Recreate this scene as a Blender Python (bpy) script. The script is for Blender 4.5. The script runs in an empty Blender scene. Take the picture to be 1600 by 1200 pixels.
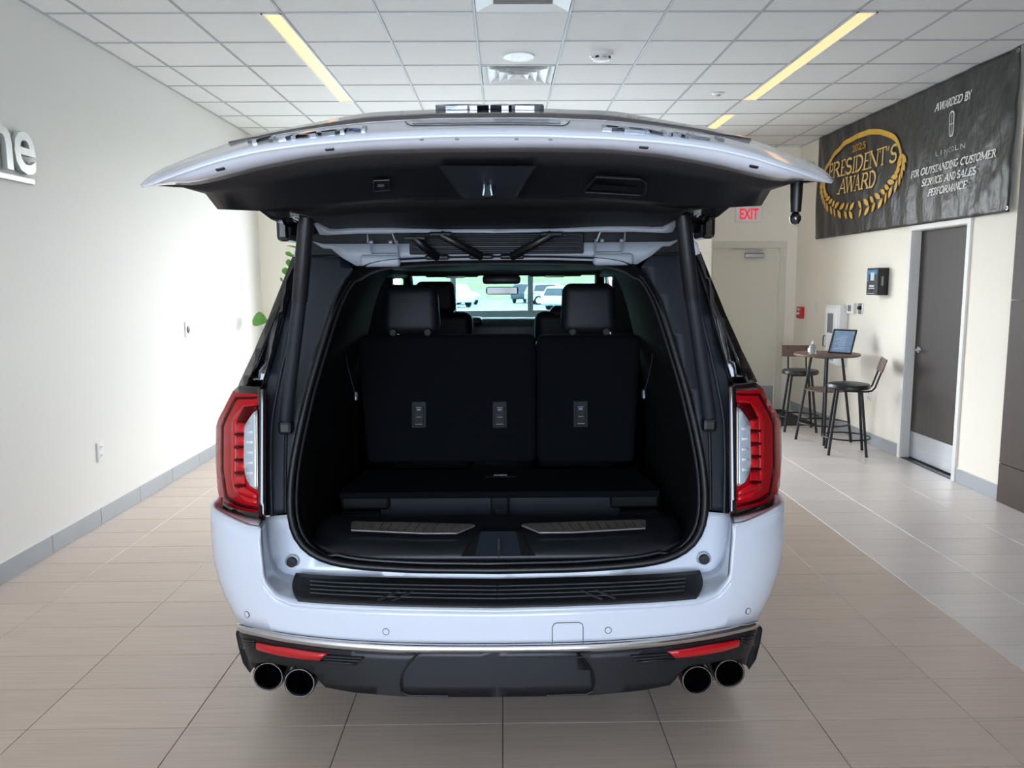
import bpy, bmesh, math, random
from mathutils import Vector, Matrix
random.seed(7)
sc = bpy.context.scene
COL = sc.collection
PI = math.pi

# ------------------------------------------------------------------ camera
F_PX, PITCH, YAW, ROLL, CAM_H = 1227.6, .12709, .0106, -.00656, 1.688
_cy, _sy, _cp, _sp = math.cos(YAW), math.sin(YAW), math.cos(PITCH), math.sin(PITCH)
FW = Vector((_sy*_cp, _cy*_cp, -_sp)); RT0 = Vector((_cy, -_sy, 0)); UP0 = RT0.cross(FW)
RT = RT0*math.cos(ROLL) + UP0*math.sin(ROLL); UP = RT.cross(FW)
CAM = Vector((0, 0, CAM_H))
cam = bpy.data.objects.new('camera', bpy.data.cameras.new('camera')); COL.objects.link(cam)
cam.matrix_world = Matrix(((RT.x, UP.x, -FW.x, 0), (RT.y, UP.y, -FW.y, 0), (RT.z, UP.z, -FW.z, CAM_H), (0, 0, 0, 1)))
cam.data.sensor_width = 36; cam.data.sensor_fit = 'HORIZONTAL'; cam.data.lens = 36*F_PX/1600
cam.data.clip_start = .05; cam.data.clip_end = 500
sc.camera = cam

# ------------------------------------------------------------------ world, exposure, daylight portals
sc.view_settings.view_transform = 'Standard'; sc.view_settings.look = 'None'
sc.view_settings.gamma = 1; sc.view_settings.use_curve_mapping = False
sc.view_settings.exposure = 1.06
sc.cycles.use_denoising = True
sc.cycles.max_bounces = 10; sc.cycles.diffuse_bounces = 6; sc.cycles.glossy_bounces = 4
sc.cycles.transmission_bounces = 6; sc.cycles.transparent_max_bounces = 12
sc.cycles.sample_clamp_indirect = 6
sc.cycles.caustics_reflective = False; sc.cycles.caustics_refractive = False
W = bpy.data.worlds.new('sky'); sc.world = W; W.use_nodes = True
nt = W.node_tree; bg = nt.nodes['Background']
tc = nt.nodes.new('ShaderNodeTexCoord'); sep = nt.nodes.new('ShaderNodeSeparateXYZ'); rmp = nt.nodes.new('ShaderNodeValToRGB')
nt.links.new(tc.outputs['Generated'], sep.inputs[0]); nt.links.new(sep.outputs['Z'], rmp.inputs[0]); nt.links.new(rmp.outputs[0], bg.inputs[0])
rmp.color_ramp.elements[0].color = (.97, .98, 1, 1); rmp.color_ramp.elements[1].color = (.60, .78, 1, 1)
bg.inputs[1].default_value = 13.0
def portal(name, loc, rot, sx, sy):
    l = bpy.data.lights.new(name, 'AREA'); l.shape = 'RECTANGLE'; l.size = sx; l.size_y = sy
    l.cycles.is_portal = True
    o = bpy.data.objects.new(name, l); o.location = loc; o.rotation_euler = rot; COL.objects.link(o); return o
portal('window_portal_front', (-.05, 9.70, 1.6), (-PI/2, 0, 0), 4.5, 2.7)
portal('window_portal_back', (-.75, -4.62, 1.55), (PI/2, 0, 0), 4.0, 2.9)

# ------------------------------------------------------------------ helpers
def lin(c):
    if isinstance(c, str):
        c = [int(c[i:i+2], 16)/255 for i in (1, 3, 5)]
        return tuple(((v+.055)/1.055)**2.4 if v > .04045 else v/12.92 for v in c)
    return tuple(c)
MATS = {}
def M(name, col=(.5,.5,.5), rough=.5, metal=0., spec=.5, coat=0., emis=None, es=0., noise=None, bump=None, trans=0., vary=0., sheen=0.):
    """noise=(scale vec, amount, detail) darkens/lightens base; bump=(scale, strength)"""
    if name in MATS: return MATS[name]
    m = bpy.data.materials.new(name); m.use_nodes = True; n = m.node_tree; p = n.nodes['Principled BSDF']
    c = lin(col)
    p.inputs['Base Color'].default_value = (*c, 1); p.inputs['Roughness'].default_value = rough
    p.inputs['Metallic'].default_value = metal; p.inputs['Specular IOR Level'].default_value = spec
    p.inputs['Coat Weight'].default_value = coat; p.inputs['Coat Roughness'].default_value = .04
    if sheen: p.inputs['Sheen Weight'].default_value = sheen
    if trans: p.inputs['Transmission Weight'].default_value = trans
    if emis: p.inputs['Emission Color'].default_value = (*lin(emis), 1); p.inputs['Emission Strength'].default_value = es
    g = n.nodes.new('ShaderNodeNewGeometry')
    last = None
    if noise:
        mp = n.nodes.new('ShaderNodeMapping'); mp.inputs['Scale'].default_value = noise[0]
        tx = n.nodes.new('ShaderNodeTexNoise'); tx.inputs['Scale'].default_value = 1; tx.inputs['Detail'].default_value = noise[2] if len(noise) > 2 else 4
        n.links.new(g.outputs['Position'], mp.inputs[0]); n.links.new(mp.outputs[0], tx.inputs['Vector'])
        mr = n.nodes.new('ShaderNodeMapRange'); mr.inputs['From Min'].default_value = .25; mr.inputs['From Max'].default_value = .75
        mr.inputs['To Min'].default_value = 1-noise[1]; mr.inputs['To Max'].default_value = 1+noise[1]
        n.links.new(tx.outputs['Fac'], mr.inputs['Value']); last = mr.outputs[0]
    if vary:
        oi = n.nodes.new('ShaderNodeObjectInfo'); m2 = n.nodes.new('ShaderNodeMapRange')
        m2.inputs['To Min'].default_value = 1-vary; m2.inputs['To Max'].default_value = 1+vary
        n.links.new(oi.outputs['Random'], m2.inputs['Value'])
        if last is not None:
            mu = n.nodes.new('ShaderNodeMath'); mu.operation = 'MULTIPLY'; n.links.new(last, mu.inputs[0]); n.links.new(m2.outputs[0], mu.inputs[1]); last = mu.outputs[0]
        else: last = m2.outputs[0]
    if last is not None:
        vm = n.nodes.new('ShaderNodeVectorMath'); vm.operation = 'SCALE'; vm.inputs[0].default_value = c
        n.links.new(last, vm.inputs['Scale']); n.links.new(vm.outputs[0], p.inputs['Base Color'])
    if bump:
        mp = n.nodes.new('ShaderNodeMapping'); s = bump[0]; mp.inputs['Scale'].default_value = s if isinstance(s, tuple) else (s, s, s)
        tx = n.nodes.new('ShaderNodeTexNoise'); tx.inputs['Scale'].default_value = 1; tx.inputs['Detail'].default_value = 3
        n.links.new(g.outputs['Position'], mp.inputs[0]); n.links.new(mp.outputs[0], tx.inputs['Vector'])
        b = n.nodes.new('ShaderNodeBump'); b.inputs['Strength'].default_value = bump[1]; b.inputs['Distance'].default_value = bump[2] if len(bump) > 2 else .01
        n.links.new(tx.outputs['Fac'], b.inputs['Height']); n.links.new(b.outputs[0], p.inputs['Normal'])
    MATS[name] = m; return m
def glass(name, tint, gloss=.08):
    if name in MATS: return MATS[name]
    m = bpy.data.materials.new(name); m.use_nodes = True; n = m.node_tree; n.nodes.clear()
    o = n.nodes.new('ShaderNodeOutputMaterial'); t = n.nodes.new('ShaderNodeBsdfTransparent'); t.inputs[0].default_value = (*tint, 1)
    gl = n.nodes.new('ShaderNodeBsdfGlossy'); gl.inputs['Roughness'].default_value = .02
    lw = n.nodes.new('ShaderNodeLayerWeight'); pw = n.nodes.new('ShaderNodeMath'); pw.operation = 'POWER'; pw.inputs[1].default_value = 5
    fr = n.nodes.new('ShaderNodeMapRange'); fr.inputs['To Min'].default_value = .035; fr.inputs['To Max'].default_value = .95
    n.links.new(lw.outputs['Facing'], pw.inputs[0]); n.links.new(pw.outputs[0], fr.inputs['Value'])
    mx = n.nodes.new('ShaderNodeMixShader'); n.links.new(fr.outputs[0], mx.inputs[0]); n.links.new(t.outputs[0], mx.inputs[1]); n.links.new(gl.outputs[0], mx.inputs[2])
    n.links.new(mx.outputs[0], o.inputs[0]); MATS[name] = m; return m

def tag(o, label=None, cat=None, group=None, kind=None):
    if label: o['label'] = label
    if cat: o['category'] = cat
    if group: o['group'] = group
    if kind: o['kind'] = kind
    return o
def empty(name, loc=(0,0,0), rz=0, label=None, cat=None, group=None):
    o = bpy.data.objects.new(name, None); COL.objects.link(o); o.location = loc; o.rotation_euler = (0,0,rz); o.empty_display_size = .1
    return tag(o, label, cat, group)
def link(name, me, mat, parent=None, smooth=False, split=40):
    if mat: me.materials.append(mat)
    o = bpy.data.objects.new(name, me); COL.objects.link(o)
    if parent: o.parent = parent
    if smooth:
        me.polygons.foreach_set('use_smooth', [True]*len(me.polygons))
        me.set_sharp_from_angle(angle=math.radians(split))
    return o
class MB:
    """collects shapes into one mesh"""
    def __init__(s): s.v = []; s.f = []
    def add(s, vs, fs):
        k = len(s.v); s.v += [tuple(v) for v in vs]; s.f += [[i+k for i in f] for f in fs]; return s
    def box(s, x0, x1, y0, y1, z0, z1):
        return s.add([(x,y,z) for x in (x0,x1) for y in (y0,y1) for z in (z0,z1)], [[0,1,3,2],[4,6,7,5],[0,4,5,1],[2,3,7,6],[0,2,6,4],[1,5,7,3]])
    def rbox(s, c, size, b=.01, seg=2, rot=None, taper=None):
        bm = bmesh.new(); bmesh.ops.create_cube(bm, size=1)
        for v in bm.verts: v.co = Vector((v.co.x*size[0], v.co.y*size[1], v.co.z*size[2]))
        b = min(b, min(size)*.49)
        bmesh.ops.bevel(bm, geom=bm.edges[:], offset=b, segments=seg, affect='EDGES', profile=.5)
        if taper:
            for v in bm.verts: taper(v.co)
        bm.verts.index_update()
        R = rot if rot is not None else Matrix.Identity(3); c = Vector(c)
        s.add([R @ v.co + c for v in bm.verts], [[v.index for v in f.verts] for f in bm.faces]); bm.free(); return s
    def tube(s, pts, r, n=8, closed=False, caps=True):
        pts = [Vector(p) for p in pts]; N = len(pts); rs = r if isinstance(r, (list, tuple)) else [r]*N
        rings = []; up = None
        for i, p in enumerate(pts):
            a = pts[i-1] if (i > 0 or closed) else p; b = pts[(i+1) % N] if (i < N-1 or closed) else p
            t = (b-a).normalized()
            if up is None: up = Vector((0,0,1)) if abs(t.z) < .9 else Vector((0,1,0))
            x = t.cross(up); 
            if x.length < 1e-6: x = t.cross(Vector((1,0,0)))
            x.normalize(); y = x.cross(t).normalized(); up = y
            rings.append([p + (x*math.cos(2*PI*k/n) + y*math.sin(2*PI*k/n))*rs[i] for k in range(n)])
        vs = [v for rg in rings for v in rg]; fs = []
        for i in range(N if closed else N-1):
            for k in range(n):
                a, b = i*n, ((i+1) % N)*n
                fs.append([a+k, a+(k+1) % n, b+(k+1) % n, b+k])
        if caps and not closed: fs += [list(range(n))[::-1], [(N-1)*n+k for k in range(n)]]
        return s.add(vs, fs)
    def lathe(s, prof, o=(0,0,0), axis='z', n=24, close=False):
        o = Vector(o); vs = []; fs = []
        for r, h in prof:
            for k in range(n):
                c, q = math.cos(2*PI*k/n)*r, math.sin(2*PI*k/n)*r
                vs.append(o + (Vector((c,q,h)) if axis == 'z' else Vector((c,h,q)) if axis == 'y' else Vector((h,c,q))))
        m = len(prof)
        for i in range(m-1+(1 if close else 0)):
            for k in range(n):
                a, b = i*n, ((i+1) % m)*n
                f = [a+k, a+(k+1) % n, b+(k+1) % n, b+k]; fs.append(f if axis != 'y' else f[::-1])
        if not close:
            fs += [list(range(n))[::-1], [(m-1)*n+k for k in range(n)]]
        return s.add(vs, fs)
    def prism(s, poly, d, fn):
        """2-D polygon extruded 0..d, placed by fn(u,v,w)"""
        n = len(poly)
        return s.add([fn(u,v,0) for u,v in poly]+[fn(u,v,d) for u,v in poly], [list(range(n))[::-1], [n+i for i in range(n)]]+[[i,(i+1) % n,n+(i+1) % n,n+i] for i in range(n)])
    def build(s, name, mat, parent=None, smooth=False, fix=True, split=40):
        me = bpy.data.meshes.new(name); me.from_pydata(s.v, [], s.f)
        if fix:
            bm = bmesh.new(); bm.from_mesh(me); bmesh.ops.recalc_face_normals(bm, faces=bm.faces[:]); bm.to_mesh(me); bm.free()
        me.update(); return link(name, me, mat, parent, smooth, split)
def dup(o, parent=None, loc=None, rot=None, label=None):
    c = o.copy(); COL.objects.link(c); c.parent = parent
    for ch in o.children: dup(ch, c)
    if loc is not None: c.location = loc
    if rot is not None: c.rotation_euler = rot
    if label: c['label'] = label
    return c
def struct(o, label, cat): return tag(o, label, cat, kind='structure')
def box(name, x0, x1, y0, y1, z0, z1, mat, parent=None): return MB().box(x0,x1,y0,y1,z0,z1).build(name, mat, parent)
def text_mesh(txt, w, h, depth, bold=0.):
    """Blender's built-in face, scaled into w x h, lying in xy and extruded in z; returns verts, faces"""
    cu = bpy.data.curves.new('t', 'FONT'); cu.body = txt; cu.extrude = .05; cu.offset = bold; cu.resolution_u = 3
    ob = bpy.data.objects.new('t', cu); COL.objects.link(ob)
    bpy.context.view_layer.update()
    me = bpy.data.meshes.new_from_object(ob.evaluated_get(bpy.context.evaluated_depsgraph_get()))
    vs = [v.co.copy() for v in me.vertices]; fs = [list(p.vertices) for p in me.polygons]
    bpy.data.objects.remove(ob); bpy.data.curves.remove(cu); bpy.data.meshes.remove(me)
    x0, x1 = min(v.x for v in vs), max(v.x for v in vs); y0, y1 = min(v.y for v in vs), max(v.y for v in vs)
    return [Vector(((v.x-x0)/(x1-x0)*w, (v.y-y0)/(y1-y0)*h, (v.z+.05)/.1*depth)) for v in vs], fs

# pixel rays of the calibrated photograph, for taking real positions off it
def ray(px, py): return RT*((px-800)/F_PX) + UP*((600-py)/F_PX) + FW
def atY(px, py, y): d = ray(px, py); return CAM + d*(y/d.y)
def atX(px, py, x): d = ray(px, py); return CAM + d*(x/d.x)
def atZ(px, py, z): d = ray(px, py); return CAM + d*((z-CAM_H)/d.z)

# ------------------------------------------------------------------ materials
m_wall = M('wall_paint', '#e7e4de', .7, noise=((.6,.6,.6), .015), bump=(60, .06, .003))
m_wall2 = M('wall_paint_cream', '#f1eadc', .7, bump=(60, .06, .003))
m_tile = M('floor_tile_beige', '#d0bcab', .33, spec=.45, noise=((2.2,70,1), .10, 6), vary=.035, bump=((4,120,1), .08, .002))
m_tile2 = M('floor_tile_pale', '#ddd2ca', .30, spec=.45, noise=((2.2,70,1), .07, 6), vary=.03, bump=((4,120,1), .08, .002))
m_grout = M('grout', '#6f665e', .9)
m_base = M('baseboard_tile', '#a3a7aa', .4, noise=((60,3,3), .06, 4))
m_ctile = M('ceiling_tile', '#ebebe9', .9, vary=.012, bump=(90, .25, .003))
m_tbar = M('ceiling_grid', '#b4b6b7', .5)
m_white = M('white_plastic', '#e9e9e7', .4)
m_frame = M('painted_steel_frame', '#d8d3c4', .45)
m_framew = M('painted_frame_white', '#e6e4df', .45)
m_black = M('black_plastic', '#101114', .45)
m_blackm = M('black_powder_coat', '#1a1a1c', .45, metal=.2)
m_chrome = M('chrome', '#d8dade', .12, metal=1)
m_steel = M('brushed_steel', '#b9bcbf', .32, metal=1, noise=((4,4,90), .06))
m_alu = M('aluminium_frame', '#b7bdbf', .4, metal=.6)
m_dkdoor = M('dark_wood_laminate', '#3b3330', .5, spec=.3, noise=((3,40,2), .10, 5))
m_panel = M('brown_wall_panel', '#473a34', .55, spec=.3, noise=((3,30,3), .07, 5))
m_red = M('red_plastic', '#c21d22', .35)
m_lamp = M('lamp_diffuser', '#a8834a', .5, emis=(1., .66, .36), es=.56)

# ------------------------------------------------------------------ room shell
XL, XR, YF, YE, YB, ZC = -2.89, 3.82, 9.5, 10.3, -4.5, 3.395
fl = struct(box('floor', XL-.1, XR+.1, YB-.1, YE+.1, -.12, -.006, m_grout), 'beige rectangular floor tiles with thin grout joints across the showroom', 'floor')
def tile_mesh(w, d, mat, name='tile'):
    mb = MB(); mb.rbox((0,0,-.006), (w, d, .012), .0012, 1)
    me = bpy.data.meshes.new(name); me.from_pydata(mb.v, [], mb.f); me.materials.append(mat); return me
xs = [XL] + [-.0136+.6096*m for m in range(-4, 4)] + [2.252, 2.715, 3.325, XR]
ys = []; y = 2.848-.3048*24
while y < YE: ys.append(y); y += .3048
rest = MB(); rest2 = MB(); cache = {}
for i in range(len(xs)-1):
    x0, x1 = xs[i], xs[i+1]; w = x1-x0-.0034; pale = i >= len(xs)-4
    for y0 in ys:
        y1 = min(y0+.3048, YE); d = y1-y0-.0034
        if d < .02: continue
        cx, cyy = (x0+x1)/2, (y0+y1)/2
        seen = y1 > 2.35 and not (abs(cx) < .95 and 3.3 < cyy < 7.6) and abs(cx) < .70*y1+.5
        if cyy > YF and cx < 2.4: continue
        if seen:
            k = (round(w, 3), round(d, 3), pale)
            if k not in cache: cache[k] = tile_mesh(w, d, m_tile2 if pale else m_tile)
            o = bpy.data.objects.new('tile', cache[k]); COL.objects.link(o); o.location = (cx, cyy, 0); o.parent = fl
        else:
            (rest2 if pale else rest).rbox((cx, cyy, -.006), (w, d, .012), .0012, 1)
tag(rest.build('tile_field', m_tile, fl), kind='stuff'); tag(rest2.build('tile_field', m_tile2, fl), kind='stuff')

wl = struct(box('wall_left', XL-.12, XL, YB-.1, YF+.15, 0, ZC+.1, m_wall), 'plain off-white painted side wall with the raised letters', 'wall')
wr = MB().box(XR, XR+.14, YB-.1, 6.50, 0, ZC+.1).box(XR, XR+.14, 7.38, YE+.14, 0, ZC+.1).box(XR, XR+.14, 6.50, 7.38, 2.15, ZC+.1).build('wall_right', m_wall2)
struct(wr, 'cream painted wall holding the banner and the brown door', 'wall')
box('door_recess_backing', XR+.13, XR+.16, 6.4, 7.5, 0, 2.3, m_black, wr)
wf = MB().box(XL, -2.3, YF, YF+.15, 0, ZC+.1).box(2.2, 2.5, YF, YF+.15, 0, ZC+.1).box(-2.3, 2.2, YF, YF+.15, 2.95, ZC+.1).box(-2.3, 2.2, YF, YF+.15, 0, .25).build('wall_front', m_wall2)
struct(wf, 'cream front wall around the shop window', 'wall')
we = MB().box(2.5, 2.70, YE, YE+.14, 0, ZC+.1).box(3.62, XR+.1, YE, YE+.14, 0, ZC+.1).box(2.70, 3.62, YE, YE+.14, 2.15, ZC+.1).box(2.40, 2.5, YF+.15, YE+.14, 0, ZC+.1).build('wall_exit', m_wall2)
struct(we, 'cream wall around the exit door', 'wall')
wb = MB().box(XL, -2.75, YB-.12, YB, 0, ZC+.1).box(1.25, XR, YB-.12, YB, 0, ZC+.1).box(-2.75, 1.25, YB-.12, YB, 3.0, ZC+.1).box(-2.75, 1.25, YB-.12, YB, 0, .1).build('wall_back', m_wall)
struct(wb, 'off-white rear wall around the large showroom window', 'wall')
m_pane = glass('window_glass', (.78, .785, .785)); m_pane2 = glass('window_glass_dimmed', (.60, .645, .70))  # back pane tint added to dim and cool the incoming daylight
def window(name, xs, zs, y, glassm, label, x0, x1, z0, z1, fy=.05):
    w = MB()
    for x, hw in xs: w.box(x-hw, x+hw, y, y+fy*2, z0, z1)
    for z, hz in zs: w.box(x0, x1, y+.01, y+fy*2-.01, z-hz, z+hz)
    o = struct(w.build(name, m_alu), label, 'window')
    X = sorted(a for a, _ in xs); Z = sorted(a for a, _ in zs)
    for a, b in zip(X, X[1:]):
        for c, d in zip(Z, Z[1:]): box('pane', a+.02, b-.02, y+fy-.004, y+fy+.004, c+.02, d-.02, glassm, o)
    return o
window('window_1', [(-2.27,.03),(-1.53,.03),(-.60,.032),(.33,.032),(1.26,.03),(2.17,.03)], [(.28,.03),(1.325,.04),(2.92,.03)], YF+.03, m_pane, 'aluminium framed shop window looking onto the car park', -2.3, 2.2, .25, 2.95)
window('window_2', [(-2.72,.03),(-1.4,.03),(-.1,.03),(1.22,.03)], [(.13,.03),(2.97,.03)], YB-.1, m_pane2, 'large aluminium framed showroom window opposite the car', -2.75, 1.25, .1, 3.0)

# baseboards, one tile per piece
def baseboard(name, x, y0, y1, sx, joints, label):
    r = empty(name); struct(r, label, 'baseboard')
    j = [y0]+[q for q in joints if y0+.02 < q < y1-.02]+[y1]
    for a, b in zip(j, j[1:]):
        MB().rbox((x+sx*.006, (a+b)/2, .06), (.012, b-a-.004, .12), .002, 1).build('tile', m_base, r)
    MB().rbox((x+sx*.006, (y0+y1)/2, .1225), (.013, y1-y0, .005), .001, 1).build('top_edge', m_framew, r)
baseboard('baseboard_left', XL, YB, YF, 1, [4.865+.609*k for k in range(-16, 9)], 'grey tiled baseboard along the lettered wall')
baseboard('baseboard_right', XR, 7.44, YE, -1, [7.44+.61*k for k in range(9)], 'grey tiled baseboard behind the bar table')
baseboard('baseboard_door', XR, 5.87, 6.44, -1, [], 'short grey baseboard between brown door and brown panels')

# dark panelling nearer the camera on the right wall
pn = empty('wall_panelling'); struct(pn, 'dark brown panelling on the wall beside the brown door', 'wall panels')
zz = [.0, .303, 1.542, 2.75, 3.39]; yy = [YB, -3.0, -1.2, .6, 2.4, 4.15, 5.855]
for a, b in zip(zz, zz[1:]):
    for c, d in zip(yy, yy[1:]): MB().rbox((XR-.015, (c+d)/2, (a+b)/2), (.03, d-c-.005, b-a-.005), .001, 1).build('panel', m_panel, pn)

# ------------------------------------------------------------------ ceiling
ce = struct(box('ceiling', XL-.1, XR+.1, YB-.1, YE+.1, ZC+.03, ZC+.13, m_white), 'white suspended ceiling of square acoustic panels in a metal grid', 'ceiling')
T = .6096; gx = [-.168+T*k for k in range(-4, 7)]; gy0 = 4.629
bars = MB()
for x in gx: bars.box(x-.0075, x+.0075, YB, YE, ZC-.004, ZC+.02)
gys = [gy0+T*j for j in range(-14, 10)]
_lt = [(-1.387-.132, -1.387), (2.2704, 2.2704+.135)]
for q in gys:
    cuts = [XL]
    for (l0, l1) in _lt:
        if any(a < q-.05 and q+.05 < b for a, b in ((5.2386, 7.677), (8.2866, 10.1))): cuts += [l0, l1]
    cuts.append(XR)
    for a, b in zip(cuts[::2], cuts[1::2]): bars.box(a, b, q-.0075, q+.0075, ZC-.0035, ZC+.02)
bars.box(XL, XL+.02, YB, YE, ZC-.004, ZC+.02).box(XR-.02, XR, YB, YE, ZC-.004, ZC+.02).build('grid_bars', m_tbar, ce)
cxs = [XL]+gx+[XR]; cys = [YB]+gys+[YE]
LIGHTS = [(-1.387-.132, -1.387, 5.2386, 7.677), (2.2704, 2.2704+.135, 5.2386, 7.677), (2.2704, 2.2704+.135, 8.2866, 10.1)]
BACKL = []
DIFF = [(-.168, 4.629), (-.168, gy0+T*3)]
cache = {}; rest = MB()
for x0, x1 in zip(cxs, cxs[1:]):
    for y0, y1 in zip(cys, cys[1:]):
        cx, cy = (x0+x1)/2, (y0+y1)/2; a, b = x0, x1
        if any(abs(x0-dx) < .01 and abs(y0-dy) < .01 for dx, dy in DIFF): continue
        if y1-y0 < .03: continue
        for l0, l1, m0, m1 in LIGHTS+BACKL:
            if m0-.01 < cy < m1+.01:
                if abs(l1-x1) < .02: b = l0
                if abs(l0-x0) < .02: a = l1
        if y1 > 4.4:
            k = (round(b-a, 3), round(y1-y0, 3))
            if k not in cache:
                mb = MB(); mb.rbox((0,0,.01), (b-a-.013, y1-y0-.013, .016), .003, 1)
                me = bpy.data.meshes.new('panel'); me.from_pydata(mb.v, [], mb.f); me.materials.append(m_ctile); cache[k] = me
            o = bpy.data.objects.new('panel', cache[k]); COL.objects.link(o); o.location = ((a+b)/2, cy, ZC); o.parent = ce
        else: rest.rbox(((a+b)/2, cy, ZC+.01), (b-a-.013, y1-y0-.013, .016), .003, 1)
tag(rest.build('panel_field', m_ctile, ce), kind='stuff')
ll = ['long warm linear ceiling light over the lettered wall side', 'long warm linear ceiling light running beside the banner', 'short end of warm linear light above the exit door']
for i, (a, b, c, d) in enumerate(LIGHTS+BACKL):
    lab = ll[i]
    r = empty('ceiling_light', ((a+b)/2, (c+d)/2, ZC-.006), 0, lab, 'ceiling light', 'linear ceiling lights')
    hw, hd = (b-a)/2, (d-c)/2
    f = MB()
    for s in (-1, 1): f.box(s*hw-.006*(s+1), s*hw+.006*(1-s), -hd, hd, -.002, .03)
    for s in (-1, 1): f.box(-hw, hw, s*hd-.006*(s+1), s*hd+.006*(1-s), -.002, .03)
    f.build('frame', m_white, r)
    box('diffuser', -hw+.012, hw-.012, -hd+.012, hd-.012, .006, .012, m_lamp, r)
# return grille and supply diffuser
r = empty('return_air_grille', (-.168+T/2, 4.629+T/2, ZC-.004), 0, 'white square ceiling grille with fine brown slats', 'ceiling vent')
f = MB(); h = T/2-.012
for a in range(4):
    R = Matrix.Rotation(a*PI/2, 3, 'Z')
    f.add([R @ Vector(v) for v in ((-h,-h,0),(h,-h,0),(h-.11,-h+.11,.02),(-h+.11,-h+.11,.02))], [[0,1,2,3]])
f.build('frame', m_white, r)
m_slat = M('grille_slat', '#6e6258', .5)
for k in range(24): box('slat', -h+.11, h-.11, -.185+k*.0158, -.185+k*.0158+.006, .012, .026, m_slat, r)
r = empty('supply_air_diffuser', (-.168+T/2, gy0+T*3.5, ZC-.006), 0, 'white square louvred ceiling diffuser with stepped cones', 'ceiling vent')
m_dif = M('diffuser_white', '#eef0ef', .3)
for k, (a, b, z0, z1) in enumerate([(.29,.25,0,.035),(.235,.17,-.004,.03),(.155,.10,-.008,.025),(.085,.03,-.010,.02)]):
    f = MB()
    for q in range(4):
        R = Matrix.Rotation(q*PI/2, 3, 'Z')
        f.add([R @ Vector(v) for v in ((-a,-a,z0),(a,-a,z0),(b,-b,z1),(-b,-b,z1))], [[0,1,2,3]])
        f.add([R @ Vector(v) for v in ((-a,-a,z0+.004),(a,-a,z0+.004),(b,-b,z1+.004),(-b,-b,z1+.004))], [[3,2,1,0]])
    f.build('cone', m_dif, r, fix=False)
for q in range(4):
    R = Matrix.Rotation(q*PI/2+PI/4, 3, 'Z')
    MB().rbox((0,0,0), (.006,.30,.03), .002, 1, rot=R).build('fin', m_dif, r).location = (R @ Vector((0,.18,.012)))
MB().box(-.3,.3,-.3,.3,.04,.045).build('duct_plate', M('duct_dark', '#56595b', .7), r)
MB().lathe([(.0,-.004),(.115,-.004),(.118,.002),(.118,.01)], n=32).build('ceiling_speaker', m_white, smooth=True)
o = bpy.data.objects['ceiling_speaker']; o.location = (.135, 6.215, ZC-.004); tag(o, 'flat round white ceiling speaker beside the louvred diffuser', 'speaker')
c = MB().lathe([(0,-.0055),(.006,-.0055),(.007,-.004),(.007,-.002)], n=12).build('center_button', m_alu, o)
r = empty('smoke_detector', (.752, 6.156, ZC), 0, 'white domed smoke detector with chrome vents on the ceiling', 'smoke detector')
MB().lathe([(0,-.02),(.085,-.02),(.088,-.004),(.088,.004)], n=28).build('base', m_white, r, True)
MB().lathe([(0,-.055),(.04,-.055),(.066,-.044),(.075,-.02)], n=28).build('dome', m_white, r, True)
for k in range(8):
    a = k*PI/4+.2; R = Matrix.Rotation(a, 3, 'Z')
    MB().rbox(R @ Vector((.068,0,-.034)), (.012,.03,.016), .003, 1, rot=R).build('vent', m_black if k % 2 else m_chrome, r)
o = MB().lathe([(0,-.012),(.03,-.012),(.055,-.004),(.058,.0)], n=24).build('ceiling_sprinkler_cap', m_white, smooth=True); o.location = (1.975, 7.417, ZC-.001)
tag(o, 'small flush white disc in the ceiling near the linear light', 'sprinkler')
MB().lathe([(0,-.022),(.02,-.022),(.022,-.016),(.01,-.014),(.01,-.01)], n=12).build('deflector', m_alu, o, True)

# ------------------------------------------------------------------ doors
d1 = empty('door_1', (XR, 6.94, 0)); struct(d1, 'dark brown wood door with steel kick plate and lever handle under the banner', 'door')
box('door_leaf', .075, .118, -.435, .435, .012, 2.145, m_dkdoor, d1)
box('kick_plate', .071, .075, -.425, .425, .02, .265, m_steel, d1)
f = MB()
for s in (-1, 1):
    f.rbox((-.008, s*.465, 1.09), (.02, .052, 2.18), .003, 1).box(0, .125, s*.44-.004, s*.44+.004, 0, 2.15)
f.rbox((-.009, 0, 2.177), (.023, .99, .052), .003, 1).box(0, .125, -.44, .44, 2.147, 2.155)
f.build('door_frame', m_framew, d1)
box('threshold', 0, .13, -.44, .44, -.004, .006, m_black, d1)
hd = MB().lathe([(0,-.012),(.03,-.012),(.033,-.004),(.033,0)], (.074, .355, 1.05), 'x', 24).build('handle', m_chrome, d1, True)
MB().tube([(.066,.355,1.05),(.03,.355,1.05),(.022,.345,1.05),(.02,.25,1.048)], [.011,.010,.010,.007], 10).build('lever', m_chrome, hd, True)
d2 = empty('door_2', (3.16, YE, 0)); struct(d2, 'cream painted exit door with closer arm and kick plate', 'door')
box('door_leaf', -.435, .435, .03, .075, .01, 2.12, M('cream_door', '#ded8c8', .5), d2)
box('kick_plate', -.42, .42, .026, .03, .02, .32, m_steel, d2)
f = MB()
for s in (-1, 1): f.rbox((s*.475, -.006, 1.085), (.085, .02, 2.17), .004, 1).box(s*.452-.012, s*.452+.012, 0, .1, 0, 2.14)
f.rbox((0, -.007, 2.166), (1.041, .023, .088), .004, 1).box(-.44, .44, 0, .1, 2.12, 2.135)
f.build('door_frame', m_frame, d2)
box('threshold', -.44, .44, 0, .14, -.006, .012, m_steel, d2)
cl = MB().rbox((.11, .0, 2.03), (.25, .055, .065), .012, 2).build('door_closer', m_steel, d2)
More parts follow.
